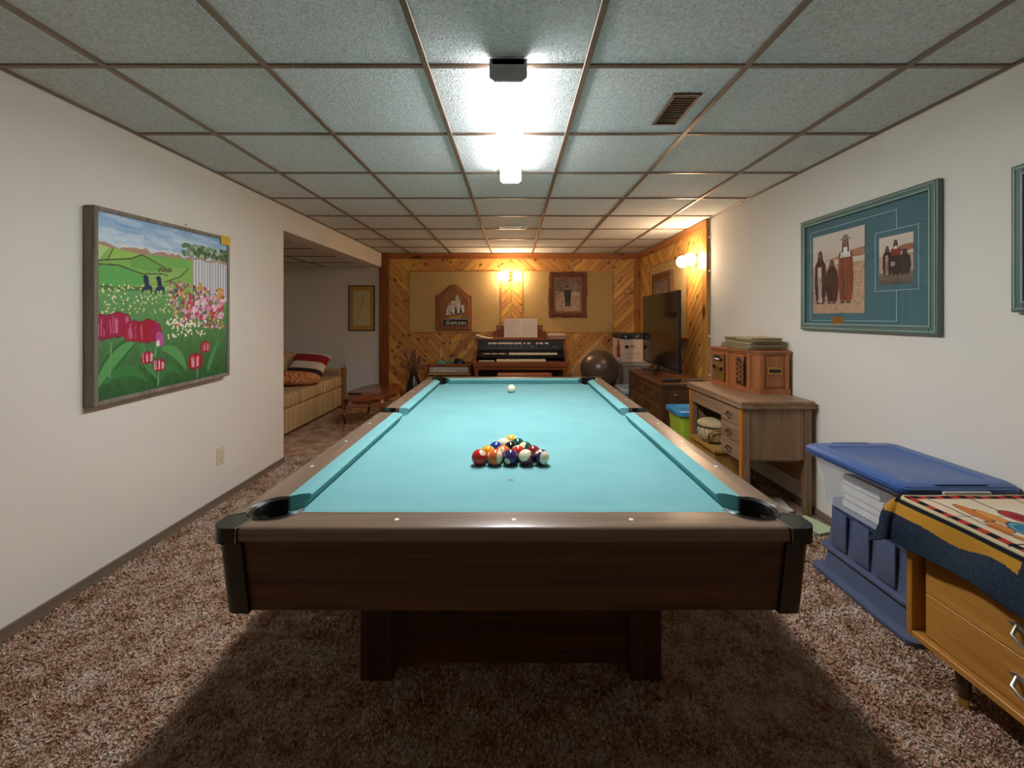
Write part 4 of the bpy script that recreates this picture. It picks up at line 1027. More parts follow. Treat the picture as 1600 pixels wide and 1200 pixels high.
# sheet music standing open on the music desk
t = thing('sheet_music', (.10, 6.37, .966), 'open sheet music book standing on the organ', 'book')
def page():
    c = Canvas(60, 60, 'efe6dc')
    for r in range(7):
        for k in range(5): c.line([(.08, .90-r*.125-k*.013), (.92, .90-r*.125-k*.013)], .006, 'cdbfb4', .7)
    return c
for s, nm in ((-1, 'page'), (1, 'page')):
    n = 60; cvp = page(); u = np.linspace(0, 1, n)
    P = np.zeros((n, n, 3)); xx = .10+s*u*.245
    for j in range(n):
        v = j/(n-1)
        P[j, :, 0] = xx if s > 0 else xx[::-1]
        cur = (.012*np.sin(u*PI)**1+.012*u); P[j, :, 1] = 6.372+v*.024-(cur if s > 0 else cur[::-1]); P[j, :, 2] = .968+v*.275
    grid_mesh(nm, P, cvp.a, 'print', t)
    B().loft([[Vector((.10, 6.374, .967)), Vector((.10+s*.243, 6.360, .967)), Vector((.10+s*.243, 6.364, .967)), Vector((.10, 6.378, .967))],
              [Vector((.10, 6.397, 1.24)), Vector((.10+s*.243, 6.383, 1.24)), Vector((.10+s*.243, 6.387, 1.24)), Vector((.10, 6.3995, 1.24))]]).o('cover', 'paper', t)
def curled(name, label, x0, x1, y0, y1, z, lift, mat):
    n = 14; b = B(); rings = []
    for k in range(n+1):
        a = k/n; zz = z+lift*(1-a)**2; rings.append([Vector((x0+(x1-x0)*a, y0, zz)), Vector((x0+(x1-x0)*a, y1, zz)), Vector((x0+(x1-x0)*a, y1, zz+.012*(1-.6*a))), Vector((x0+(x1-x0)*a, y0, zz+.012*(1-.6*a)))])
    tag(b.loft(rings).o(name, mat, None, True, 50), label, 'paper')
curled('music_booklet', 'white booklet with a curled up edge on the organ top', -.555, -.31, 6.27, 6.45, .953, .045, 'paper')
z = .953
for k, (dx, m, lab) in enumerate(((0, 'book_rose', 'rose coloured magazine at the bottom of the pile on the organ'), (-.03, 'newsprint', 'tan music magazine in the pile on the organ'), (-.01, 'card_cream', 'cream music magazine on top of the pile on the organ'))):
    b = B(); a = math.radians((-4, 5, -8)[k]); h = (.022, .016, .03)[k]
    b.box(-.125, .125, -.09, .09, 0, h, .003, 1)
    for v in b.bm.verts: v.co = Matrix.Rotation(a, 3, 'Z') @ v.co+Vector((.635+dx*.3, 6.372, z))
    tag(b.o('music_magazine', m), lab, 'magazine', 'magazines on the organ'); z += h+.001

# hi-fi stand, receiver, things on it
t = thing('stereo_stand', (-.90, 6.28, 0), 'low wooden stand beside the organ holding a silver receiver', 'stand')
B().box(-1.23, -.60, 6.04, 6.485, .575, .597, .003, 1).o('top', 'organ_wood', t)
for x in (-1.225, -.625): B().box(x, x+.02, 6.06, 6.48, 0, .575, .002, 1).o('side_panel', 'organ_wood_z', t)
for z in (.455, .25): B().box(-1.205, -.625, 6.06, 6.48, z, z+.018, .002, 1).o('shelf', 'light_ply', t)
t = thing('stereo_receiver', (-.90, 6.2, .473), 'silver faced stereo receiver on the stand shelf', 'receiver')
B().box(-1.19, -.645, 6.10, 6.42, .48, .568, .003, 1).o('case', 'charcoal', t)
B().box(-1.195, -.64, 6.085, 6.10, .482, .566, .002, 1).o('front_panel', 'silver_face', t)
for x in (-1.15, -1.09): B().lathe((x, 6.085, .524), [(.012, 0), (.012, -.014), (.009, -.016)], 14, 'Y').o('knob', 'chrome', t, True, 50)
for k in range(6): B().box(-.80+k*.022, -.785+k*.022, 6.078, 6.086, .505, .512).o('button', 'charcoal', t)
B().tube([(-1.10, 6.492, .5), (-1.10, 6.495, .66), (-1.095, 6.5, .81)], .004, 6).o('thin_stick', 'paper', t)  # thin white stick rising behind the stand, grouped with the receiver
for x in (-1.15, -.70): B().box(x, x+.03, 6.12, 6.15, .473, .481).o('foot', 'black_plastic', t)
for k, (dx, lab) in enumerate(((0, 'stack of loose papers on the lower stand shelf'),)):
    b = B()
    for i in range(5): b.box(-1.13+random.uniform(-.02, .02), -.74+random.uniform(-.02, .02), 6.09, 6.40, .269+i*.012, .28+i*.012)
    tag(b.o('paper_stack', 'card_cream'), lab, 'papers')
def crumple(name, mat, c, s, label):
    b = B().sphere(c, 1, 20, 12, s)
    for v in b.bm.verts:
        d = v.co-Vector(c); v.co = Vector(c)+d*(1+.22*math.sin(d.x*90+1)*math.cos(d.y*70))
        v.co.z = max(v.co.z, .598)
    tag(b.o(name, mat, None, True), label, 'cloth')
crumple('folded_cloth', 'teal_cloth', (-1.05, 6.22, .605), (.065, .06, .028), 'teal folded cloth on the stereo stand')
crumple('folded_cloth', 'green_cloth', (-.935, 6.24, .605), (.048, .06, .026), 'dark green folded cloth on the stereo stand')
t = thing('small_bag', (-.80, 6.24, .598), 'small black bag slumped on the stereo stand', 'bag')
b = B().loft([rrect(-.87, -.72, 6.18, 6.32, .03, .598), rrect(-.865, -.73, 6.185, 6.315, .03, .635), rrect(-.85, -.79, 6.21, 6.29, .02, .668)]).o('pouch', 'black_plastic', t, True)
B().tube([(-.72, 6.2, .602), (-.68, 6.17, .602), (-.64, 6.2, .602), (-.66, 6.27, .602)], .005, 6).o('strap', 'black_plastic', t, True)

# dried flowers in a dark vase
t = thing('dried_flowers', (-1.44, 6.2, 0), 'dried lavender stems in a dark floor vase by the pine wall', 'dried flowers')
B().lathe((-1.44, 6.2, 0), [(.06, 0), (.09, .06), (.11, .2), (.09, .34), (.055, .41), (.05, .45), (.06, .47), (.045, .468)], 20).o('vase', 'vase_dark', t, True, 50)
for k in range(70):
    a = random.uniform(0, 2*PI); sp = random.uniform(.05, .34)*(1 if math.cos(a) > -.2 else .55); h = random.uniform(.58, .84)-sp*.25
    p0 = Vector((-1.44+random.uniform(-.03, .03), 6.2+random.uniform(-.03, .03), .40)); p2 = Vector((-1.46+sp*math.cos(a)*(1.2 if math.cos(a) < 0 else .62), 6.2+sp*math.sin(a)*.7, h))
    p1 = (p0+p2)/2+Vector((0, 0, .05)); s = B().tube([p0, p1, p2], .0022, 4).o('stem', 'dry_stem', t)
    b = B()
    for q in range(5):
        w_ = .55+.45*q/4; c = p1.lerp(p2, w_); b.sphere(c+Vector((random.uniform(-.008, .008), random.uniform(-.008, .008), 0)), .0045+.003*random.random(), 6, 4, (1, 1, 1.6))
    b.o('bloom', 'dry_bloom', s)

# ================================================================== ALCOVE: sofa, cushions, coffee table
def sofa():
    t = thing('sofa', (-2.85, 5.1, 0), 'beige striped sofa with wooden arm fronts in the alcove', 'sofa')
    xf, xb, y0, y1 = -2.38, -3.25, 4.05, 6.12; S = 'sofa_fabric'
    B().box(xb, xf-.01, y0+.14, y1-.14, .04, .30, .012).o('base', S, t)
    n = 3; L = (y1-y0-.30)/n
    for k in range(n):
        a = y0+.15+k*L
        B().box(xb+.2, xf+.012, a+.003, a+L-.003, .30, .46, .045, 4).o('seat_cushion', S, t, True, 60)
        b = B().box(xb+.08, xb+.33, a+.01, a+L-.01, .42, .80, .075, 4)
        for v in b.bm.verts: v.co.x -= (v.co.z-.42)*.22
        b.o('back_cushion', S, t, True, 60)
    B().box(xb-.02, xb+.12, y0+.12, y1-.12, .1, .72, .04, 3).o('backrest', S, t, True, 60)
    for a, b_ in ((y0, y0+.15), (y1-.15, y1)):
        B().box(xb, xf-.02, a, b_, .04, .555, .03, 3).o('arm', S, t, True, 60)
        B().box(xf-.025, xf+.012, a+.01, b_-.01, .02, .56, .008).o('arm_front', 'sofa_wood', t)
    for x in (xb+.05, xf-.08):
        for y in (y0+.04, y1-.1): B().box(x, x+.05, y, y+.05, 0, .05).o('foot', 'leg_brown', t)
sofa()
def pillow(name, c, sx, sy, th, R, mats, label, band=None):
    n = 22; V = []
    b = bmesh.new(); top = {}; bot = {}
    for i in range(n+1):
        for j in range(n+1):
            u, v = 2*i/n-1, 2*j/n-1
            h = th*(max(0, (1-u**4))*max(0, (1-v**4)))**.5
            x = sx*u*(1-.10*(1-abs(v))**1*abs(u)**3*0-.06*v*v*u*u*-1); y = sy*v
            top[i, j] = b.verts.new(R @ Vector((x, y, h))+Vector(c)); edge = i in (0, n) or j in (0, n)
            bot[i, j] = top[i, j] if edge else b.verts.new(R @ Vector((x, y, -h))+Vector(c))
    for i in range(n):
        for j in range(n):
            for d, fl in ((top, 0), (bot, 1)):
                q = [d[i, j], d[i+1, j], d[i+1, j+1], d[i, j+1]]
                try:
                    f = b.faces.new(q[::-1] if fl else q)
                    if band: f.material_index = band((2*(j+.5)/n-1), (2*(i+.5)/n-1))
                except ValueError: pass
    bmesh.ops.recalc_face_normals(b, faces=b.faces)
    me = bpy.data.meshes.new(name); b.to_mesh(me); b.free(); me.polygons.foreach_set('use_smooth', [True]*len(me.polygons))
    return tag(link_mesh(name, me, mats), label, 'cushion')
E = lambda rx, ry, rz: (Matrix.Rotation(rz, 3, 'Z') @ Matrix.Rotation(ry, 3, 'Y') @ Matrix.Rotation(rx, 3, 'X'))
pillow('throw_pillow', (-2.60, 5.16, .535), .25, .25, .085, E(-.10, .10, .5), ['orange_print'], 'orange patterned cushion lying on the striped sofa')
pillow('knit_pillow', (-2.72, 5.70, .615), .22, .24, .075, E(.62, .1, .12), ['cream_knit', 'red_knit', 'brown_knit'], 'red, cream and brown banded cushion leaning on the sofa arm',
       lambda v, u: (2 if v < -.45 else 0 if v < .1 else 1 if v < .7 else 0))
t = thing('coffee_table', (-1.69, 5.25, 0), 'oval polished wooden coffee table with curved legs', 'coffee table')
el = lambda k, z: [Vector((-1.69+k*.29*math.cos(2*PI*i/40), 5.25+k*.60*math.sin(2*PI*i/40), z)) for i in range(40)]
B().loft([el(.96, .352), el(1.0, .358), el(1.0, .368), el(.97, .376)]).o('top', 'table_wood', t, True, 40)
B().loft([el(.80, .30), el(.84, .352)]).o('apron', 'table_wood', t)
for sx in (-1, 1):
    for sy in (-1, 1):
        c = Vector((-1.69+sx*.19, 5.25+sy*.38, 0)); d = Vector((sx*.6, sy*.8, 0))
        B().tube([c+Vector((0, 0, .34)), c+d*.05+Vector((0, 0, .27)), c+d*.035+Vector((0, 0, .16)), c+d*.03+Vector((0, 0, .07)), c+d*.06+Vector((0, 0, .02)), c+d*.075+Vector((0, 0, 0))], .026, 10, [1.1, 1.15, .8, .55, .6, .7]).o('leg', 'table_wood', t, True, 60)
t = thing('tv_remote', (-1.83, 4.98, .376), 'small dark remote lying on the coffee table', 'remote')
b = B().box(-1.90, -1.76, 4.96, 5.0, .377, .392, .005).o('case', 'charcoal', t)
B().box(-1.88, -1.84, 4.97, 4.99, .392, .394).o('button_pad', 'spot_grey', t)

# ================================================================== RIGHT SIDE, FAR: ball, tubs, box, dresser, television
def tub(name, label, x0, x1, y0, y1, h, body, lidm, rimm, taper=.03, lid=True, z0=0, flip=False, cat='storage tub'):
    t = thing(name, ((x0+x1)/2, (y0+y1)/2, z0), label, cat)
    r = .035; hh = h-(.03 if lid else 0)
    zz = (lambda z: z0+z) if not flip else (lambda z: z0+h-z)
    e = .012
    b = B(); b.loft([rrect(x0+taper, x1-taper, y0+taper, y1-taper, r, zz(.0)), rrect(x0+taper*.6+e, x1-taper*.6-e, y0+taper*.6+e, y1-taper*.6-e, r, zz(hh*.5)), rrect(x0+e, x1-e, y0+e, y1-e, r, zz(hh))], True, False)
    if body != 'clear_plastic': b.loft([rrect(x0+e+.004, x1-e-.004, y0+e+.004, y1-e-.004, r, zz(hh)), rrect(x0+taper+.006, x1-taper-.006, y0+taper+.006, y1-taper-.006, r, zz(.008))], False, True)
    b.o('body', body, t, True, 35)
    b = B(); b.loft([rrect(x0+.002, x1-.002, y0+.002, y1-.002, r, zz(hh-.022)), rrect(x0, x1, y0, y1, r, zz(hh-.018)), rrect(x0, x1, y0, y1, r, zz(hh-.004)), rrect(x0+.004, x1-.004, y0+.004, y1-.004, r, zz(hh)), rrect(x0+e, x1-e, y0+e, y1-e, r, zz(hh)), rrect(x0+e, x1-e, y0+e, y1-e, r, zz(hh-.022)), rrect(x0+.002, x1-.002, y0+.002, y1-.002, r, zz(hh-.022))], False, False)
    b.o('rim', rimm, t, True, 35)
    if lid:
        b = B(); b.loft([rrect(x0-.006, x1+.006, y0-.006, y1+.006, r, zz(hh-.012)), rrect(x0-.01, x1+.01, y0-.01, y1+.01, r+.004, zz(hh+.004)), rrect(x0-.008, x1+.008, y0-.008, y1+.008, r, zz(h-.008)), rrect(x0+.004, x1-.004, y0+.004, y1-.004, r, zz(h)), rrect(x0+.05, x1-.05, y0+.05, y1-.05, .025, zz(h)), rrect(x0+.058, x1-.058, y0+.058, y1-.058, .02, zz(h-.006))], True, True)
        b.o('lid', lidm, t, True, 35)
    return t
gb = thing('exercise_ball', (1.173, 5.9, .29), 'dark grey exercise ball beside the organ', 'exercise ball')
b = B().sphere((1.173, 5.9, .5525), .262, 48, 32)
b.o('ball_shell', 'ball_rubber', gb, True)
B().lathe((1.173, 5.66, .47), [(.012, .0), (.012, -.02), (.006, -.022)], 12, 'Y').o('plug', 'black_plastic', gb)
tub('storage_tub', 'low grey storage tub under the exercise ball', .96, 1.33, 5.68, 6.12, .29, 'grey_tub', 'grey_tub', 'grey_tub')
tub('storage_tub', 'tall grey storage tub carrying the printed carton', 1.47, 1.89, 5.86, 6.42, .645, 'grey_tub', 'grey_tub', 'grey_tub', .04)
tub('storage_tub', 'blue storage tub with a pale lid beside the brown dresser', 1.35, 1.86, 5.30, 5.76, .37, 'blue_tub', 'pale_lid', 'pale_lid')
t = thing('leaning_board', (1.2, 6.5, 0), 'light wooden board leaning against the pine wall behind the ball', 'board')
b = B().box(-.36, .36, -.012, .012, -.28, .28, .003, 1)
for v in b.bm.verts: v.co = Matrix.Rotation(-math.radians(46), 3, 'Y') @ v.co+Vector((1.234, 6.50, .456))
b.o('panel', 'light_ply', t)
b = B().box(-.36, .36, -.016, -.012, .27, .28)
for v in b.bm.verts: v.co = Matrix.Rotation(-math.radians(46), 3, 'Y') @ v.co+Vector((1.234, 6.50, .456))
b.o('edge_strip', 'paper', t)
t = thing('printed_carton', (1.68, 6.15, .65), 'pink and cream printed carton on the tall grey tub', 'box')
X0, X1, Y0, Y1, Z0, Z1 = 1.475, 1.885, 5.87, 6.44, .652, .965
B().box(X0, X1, Y0, Y1, Z0, Z1, .003, 1).o('carton', 'card_cream', t)
B().box(X0-.002, X0, Y0+.01, Y1-.01, Z0+.01, Z1).o('side_print', 'card_pink', t)
B().prism([(Y0+.12, Z0+.05), (Y0+.30, Z0+.05), (Y0+.30, Z0+.2), (Y0+.25, Z0+.24), (Y0+.25, Z1-.02), (Y0+.17, Z1-.02), (Y0+.17, Z0+.24), (Y0+.12, Z0+.2)], lambda u, v, h: Vector((X0-h, u, v)), .001, .004).o('bottle_print', 'bottle_red', t)
b = B().loft([rrect(X0-.006, X1+.004, Y0-.006, Y1, .01, Z1), rrect(X0-.004, X1+.004, Y0-.004, Y1, .01, Z1+.055), rrect(X0+.01, X1-.01, Y0+.01, Y1-.01, .01, Z1+.072)]).o('lid', 'card_dark', t)
for x in (1.52, 1.80): B().lathe((x, Y0-.006, Z1+.034), [(.014, 0), (.014, -.004), (.0, -.005)], 14, 'Y').o('lid_print', 'pale_lid', t)
B().prism([(1.66, Z1+.02), (1.70, Z1+.05), (1.69, Z1+.056), (1.65, Z1+.026)], lambda u, v, h: Vector((u, Y0-.006-h, v)), 0, .003).o('lid_print', 'pale_lid', t)
B().lathe((1.535, Y0-.001, .86), [(.026, 0), (.026, -.002), (.0, -.0025)], 20, 'Y').o('emblem', 'ink', t)
for k, (a, w_, z, h_) in enumerate(((1.575, .07, .865, .014), (1.575, .085, .842, .006), (1.52, .2, .78, .005), (1.52, .22, .765, .005), (1.52, .18, .75, .005), (1.52, .2, .72, .005), (1.52, .15, .705, .005))):
    B().box(a, a+w_, Y0-.0025, Y0-.0005, z, z+h_).o('print_line', 'ink' if k < 2 else 'ink_grey', t)

# dresser with the television
def dresser():
    x0, x1, y0, y1, H = 1.40, 1.89, 4.06, 5.20, .645
    t = thing('brown_dresser', ((x0+x1)/2, (y0+y1)/2, 0), 'dark brown dresser with ornate pulls under the television', 'dresser')
    B().box(x0, x1, y0, y1, .06, H-.03, .004, 1).o('carcass', 'dresser_z', t)
    B().box(x0-.025, x1, y0-.025, y1+.02, H-.03, H, .008).o('top', 'dresser_y', t)
    B().box(x0-.012, x1, y0-.012, y1+.01, H-.05, H-.03, .004).o('cornice', 'dresser_y', t)
    B().box(x0-.015, x1, y0-.015, y1+.01, 0, .07, .005).o('plinth', 'dresser_z', t)
    n = 3; L = (y1-y0-.10)/n
    for r, (za, zb) in enumerate(((.44, .58), (.26, .425), (.085, .245))):
        for k in range(n):
            a = y0+.05+k*L; f = B().box(x0-.012, x0+.002, a+.006, a+L-.006, za, zb, .004).o('drawer', 'dresser_y', t)
            B().box(x0-.016, x0-.011, a+.03, a+L-.03, za+.02, zb-.02, .002, 1).o('drawer_field', 'dresser_z', f)
            ym, zm = a+L/2, (za+zb)/2
            B().prism([(ym-.05, zm+.012), (ym-.025, zm+.03), (ym, zm+.02), (ym+.025, zm+.03), (ym+.05, zm+.012), (ym+.03, zm-.02), (ym, zm-.032), (ym-.03, zm-.02)], lambda u, v, h: Vector((x0-.016-h, u, v)), 0, .004).o('pull_plate', 'antique_brass', f)
            B().tube([(x0-.02, ym-.036, zm+.008), (x0-.04, ym-.03, zm-.012), (x0-.042, ym, zm-.02), (x0-.04, ym+.03, zm-.012), (x0-.02, ym+.036, zm+.008)], .0045, 6).o('pull', 'antique_brass', f, True)
    # near end: panelled with a knob
    f = B().box(x0+.05, x1-.05, y0-.012, y0+.002, .44, .575, .004).o('end_drawer', 'dresser_z', t)
    B().sphere((x0+.11, y0-.026, .535), .015, 14, 10).o('knob', 'trim_steel', f, True)
    B().box(x0+.05, x1-.05, y0-.012, y0+.002, .09, .42, .004).o('end_panel', 'dresser_z', t); B().box(x0+.10, x1-.10, y0-.016, y0-.01, .13, .38, .003, 1).o('end_panel_field', 'dresser_y', t)
    for y in (y0+.004, y1-.045): B().lathe((x0-.002, y+.02, 0), [(.02, .07), (.018, .1), (.02, .3), (.02, .58), (.018, .6)], 12).o('pilaster', 'dresser_z', t, True, 50)
dresser()
def tv():
    yn, yf_, xn, xf = 4.19, 5.49, 1.595, 1.645; zb, zt = .715, 1.53
    t = thing('television', (1.68, 4.9, .645), 'large flat screen television standing on the brown dresser', 'television')
    d = Vector((xf-xn, yf_-yn, 0)).normalized(); n = Vector((d.y, -d.x, 0)); P = lambda u, h, z: Vector((xn, yn, 0))+d*u+n*h+Vector((0, 0, z)); L = math.hypot(xf-xn, yf_-yn)
    def bar(u0, u1, h0, h1, z0, z1, nm, m):
        B().loft([[P(u0, h0, z0), P(u1, h0, z0), P(u1, h1, z0), P(u0, h1, z0)], [P(u0, h0, z1), P(u1, h0, z1), P(u1, h1, z1), P(u0, h1, z1)]]).o(nm, m, t)
    bar(0, L, .006, .03, zb, zt, 'housing', 'black_plastic'); bar(L*.2, L*.8, .03, .055, zb+.02, zb+.45, 'rear_bulge', 'black_plastic')
    bar(.008, L-.008, .0, .006, zb+.016, zt-.008, 'screen', 'screen_black')
    for u0, u1, z0, z1 in ((0, L, zb, zb+.016), (0, L, zt-.008, zt), (0, .008, zb+.016, zt-.008), (L-.008, L, zb+.016, zt-.008)): bar(u0, u1, -.002, .006, z0, z1, 'bezel', 'charcoal')
    u = L*.55
    B().tube([P(u, .02, zb+.03), P(u, .02, .672)], .022, 10).o('stand_neck', 'charcoal', t)
    for du, dh in ((-.24, -.12), (.24, -.12), (-.2, .13), (.2, .13)):
        b = B().tube([P(u, .015, .672), P(u+du, dh+.015, .652)], .012, 8, [1.1, .6]).o('stand_leg', 'charcoal', t, True)
tv()
def remote(label, c, ang, m='charcoal'):
    t = thing('remote_control', c, label, 'remote', 'remote controls on the dresser'); R = Matrix.Rotation(ang, 3, 'Z')
    b = B().box(-.09, .09, -.022, .022, 0, .02, .006)
    for v in b.bm.verts: v.co = R @ v.co+Vector(c)
    b.o('case', m, t, True)
    for i in range(5):
        for j in range(2):
            b = B().box(-.06+i*.025, -.048+i*.025, -.012+j*.014, -.003+j*.014, .0195, .022)
            for v in b.bm.verts: v.co = R @ v.co+Vector(c)
            b.o('button', 'spot_grey', t)
remote('black remote control at the near edge of the dresser top', (1.52, 4.16, .646), .1)
remote('grey remote control beside the black one on the dresser', (1.73, 4.15, .646), .2, 'vent_brown')
tub('storage_tub', 'lime green storage tub with a blue lid between desk and dresser', 1.39, 1.87, 3.62, 3.95, .474, 'green_tub', 'sky_lid', 'green_tub')
# cable clipped to the edge of the panelling
t = thing('wall_cable', (XR, YWOOD-.02, .3), 'thin grey cable clipped to the wall beside the pine edge', 'cable')
B().tube([(XR-.006, YWOOD-.022+.006*math.sin(k*1.3), CEIL-.01-k*.1) for k in range(20)], .004, 6).o('cord', 'cable_grey', t, True)
for z in (2.05, 1.72, 1.08, .70): B().box(XR-.014, XR, YWOOD-.034, YWOOD-.008, z-.006, z+.006, .002, 1).o('clip', 'clip_white', t)

# ================================================================== DESK AND WHAT IS ON AND UNDER IT
def desk():
    x0, x1, y0, y1, H = 1.43, 1.90, 2.715, 3.565, .735
    t = thing('sewing_desk', ((x0+x1)/2, (y0+y1)/2, 0), 'brown wood-grain sewing desk with drawers against the white wall', 'desk')
    B().box(x0, x1, y0, y1, H-.022, H, .003, 1).o('top_leaf', 'desk_y', t); B().box(x0, x1, y0, y1, H-.048, H-.024, .003, 1).o('lower_leaf', 'desk_y', t)
    for x in (x0+.08, x0+.24, x0+.38): B().box(x, x+.05, y0-.003, y0+.004, H-.03, H-.018, .001, 1).o('hinge', 'antique_brass', t)
    zt = H-.05
    for y in (y0+.02, y1-.045):
        m = 'desk_orange'
        B().box(x0+.012, x0+.03, y, y+.03, 0, zt, .002, 1).o('front_leg', m, t); B().box(x0+.03, x0+.065, y-.004, y+.03, 0, zt, .002, 1).o('leg', 'desk_z', t)
        b = B().box(x1-.06, x1-.012, y-.004, y+.04, 0, zt, .003, 1)
        for v in b.bm.verts:
            if v.co.z < .3: v.co.x += .012 if v.co.x < x1-.04 else 0
        b.o('leg', 'desk_z', t)
    B().box(x0+.06, x1-.06, y0+.022, y0+.036, .36, zt).o('end_panel', 'desk_z', t)
    B().box(x0+.06, x1-.06, y1-.034, y1-.02, .36, zt).o('end_panel', 'desk_z', t)
    B().box(x1-.04, x1-.028, y0+.05, y1-.05, .2, zt).o('back_panel', 'desk_y', t)
    # drawer pedestal at the near end, apron over the knee hole
    yd = y0+.30
    B().box(x0+.034, x1-.07, y0+.05, yd, .34, zt, .002, 1).o('pedestal', 'desk_z', t)
    for za, zb in ((.565, zt-.004), (.455, .56), (.345, .45)):
        f = B().box(x0+.016, x0+.034, y0+.054, yd-.002, za, zb, .002, 1).o('drawer', 'desk_y', t); zm, ym = (za+zb)/2, (y0+.05+yd)/2
        B().box(x0+.012, x0+.017, ym-.032, ym+.032, zm-.008, zm+.014, .002, 1).o('pull_plate', 'antique_brass', f)
        B().tube([(x0+.012, ym-.028, zm+.006), (x0-.006, ym-.022, zm-.008), (x0-.006, ym+.022, zm-.008), (x0+.012, ym+.028, zm+.006)], .004, 6).o('pull', 'dark_metal', f, True)
    B().box(x0+.018, x0+.036, yd, y1-.05, .585, zt, .002, 1).o('apron', 'desk_y', t)
desk()
# stool-like step under the desk, basket on it
t = thing('wooden_step', (1.6, 3.2, 0), 'two-tier light wooden step stool under the desk', 'step stool')
B().box(1.42, 1.70, 3.06, 3.48, .30, .325, .004).o('top_step', 'step_wood', t); B().box(1.36, 1.52, 3.07, 3.42, .15, .172, .004).o('low_step', 'step_wood', t)
for y in (3.08, 3.44): B().box(1.43, 1.69, y, y+.02, 0, .30, .003, 1).o('side_panel', 'step_wood', t)
B().box(1.44, 1.46, 3.10, 3.44, .172, .30).o('riser', 'step_wood', t)
t = thing('woven_basket', (1.59, 3.30, .325), 'round woven basket with a lid and bent handle under the desk', 'basket')
c = (1.535, 3.28, .326)
B().lathe(c, [(.085, 0), (.115, .03), (.125, .08), (.115, .12), (.10, .125)], 28).o('bowl', 'basket', t, True, 60)
B().lathe(c, [(.118, .122), (.13, .128), (.13, .145), (.10, .16), (.02, .168)], 28).o('lid', 'basket', t, True, 60)
B().lathe(c, [(.122, .112), (.128, .117), (.122, .122)], 28).o('band', 'basket_dark', t, True, 60); B().lathe(c, [(.09, .0), (.105, .012), (.098, .02)], 28).o('foot_band', 'basket_dark', t, True, 60)
B().tube([(1.44, 3.20, .34), (1.43, 3.17, .40), (1.455, 3.15, .435), (1.53, 3.135, .445), (1.61, 3.14, .43), (1.64, 3.17, .35)], .009, 8).o('handle', 'handle_wood', t, True)
for k in range(26):
    a = 2*PI*k/26; B().tube([(c[0]+r*math.cos(a), c[1]+r*math.sin(a), c[2]+z) for r, z in ((.088, .005), (.118, .035), (.128, .08), (.118, .118))], .004, 5).o('stake', 'basket', t)
for k, (x, y, a, m, lab) in enumerate(((1.80, 2.60, .3, 'booklet_green', 'pale green booklet lying on the carpet by the desk leg'), (1.74, 2.87, -.2, 'paper', 'white booklet lying on the carpet under the desk'))):
    b = B().box(-.07, .07, -.10, .10, .012+.008*k, .022+.008*k, .002, 1)
    for v in b.bm.verts: v.co = Matrix.Rotation(a, 3, 'Z') @ v.co+Vector((x, y, 0))
    tag(b.o('booklet', m), lab, 'booklet')
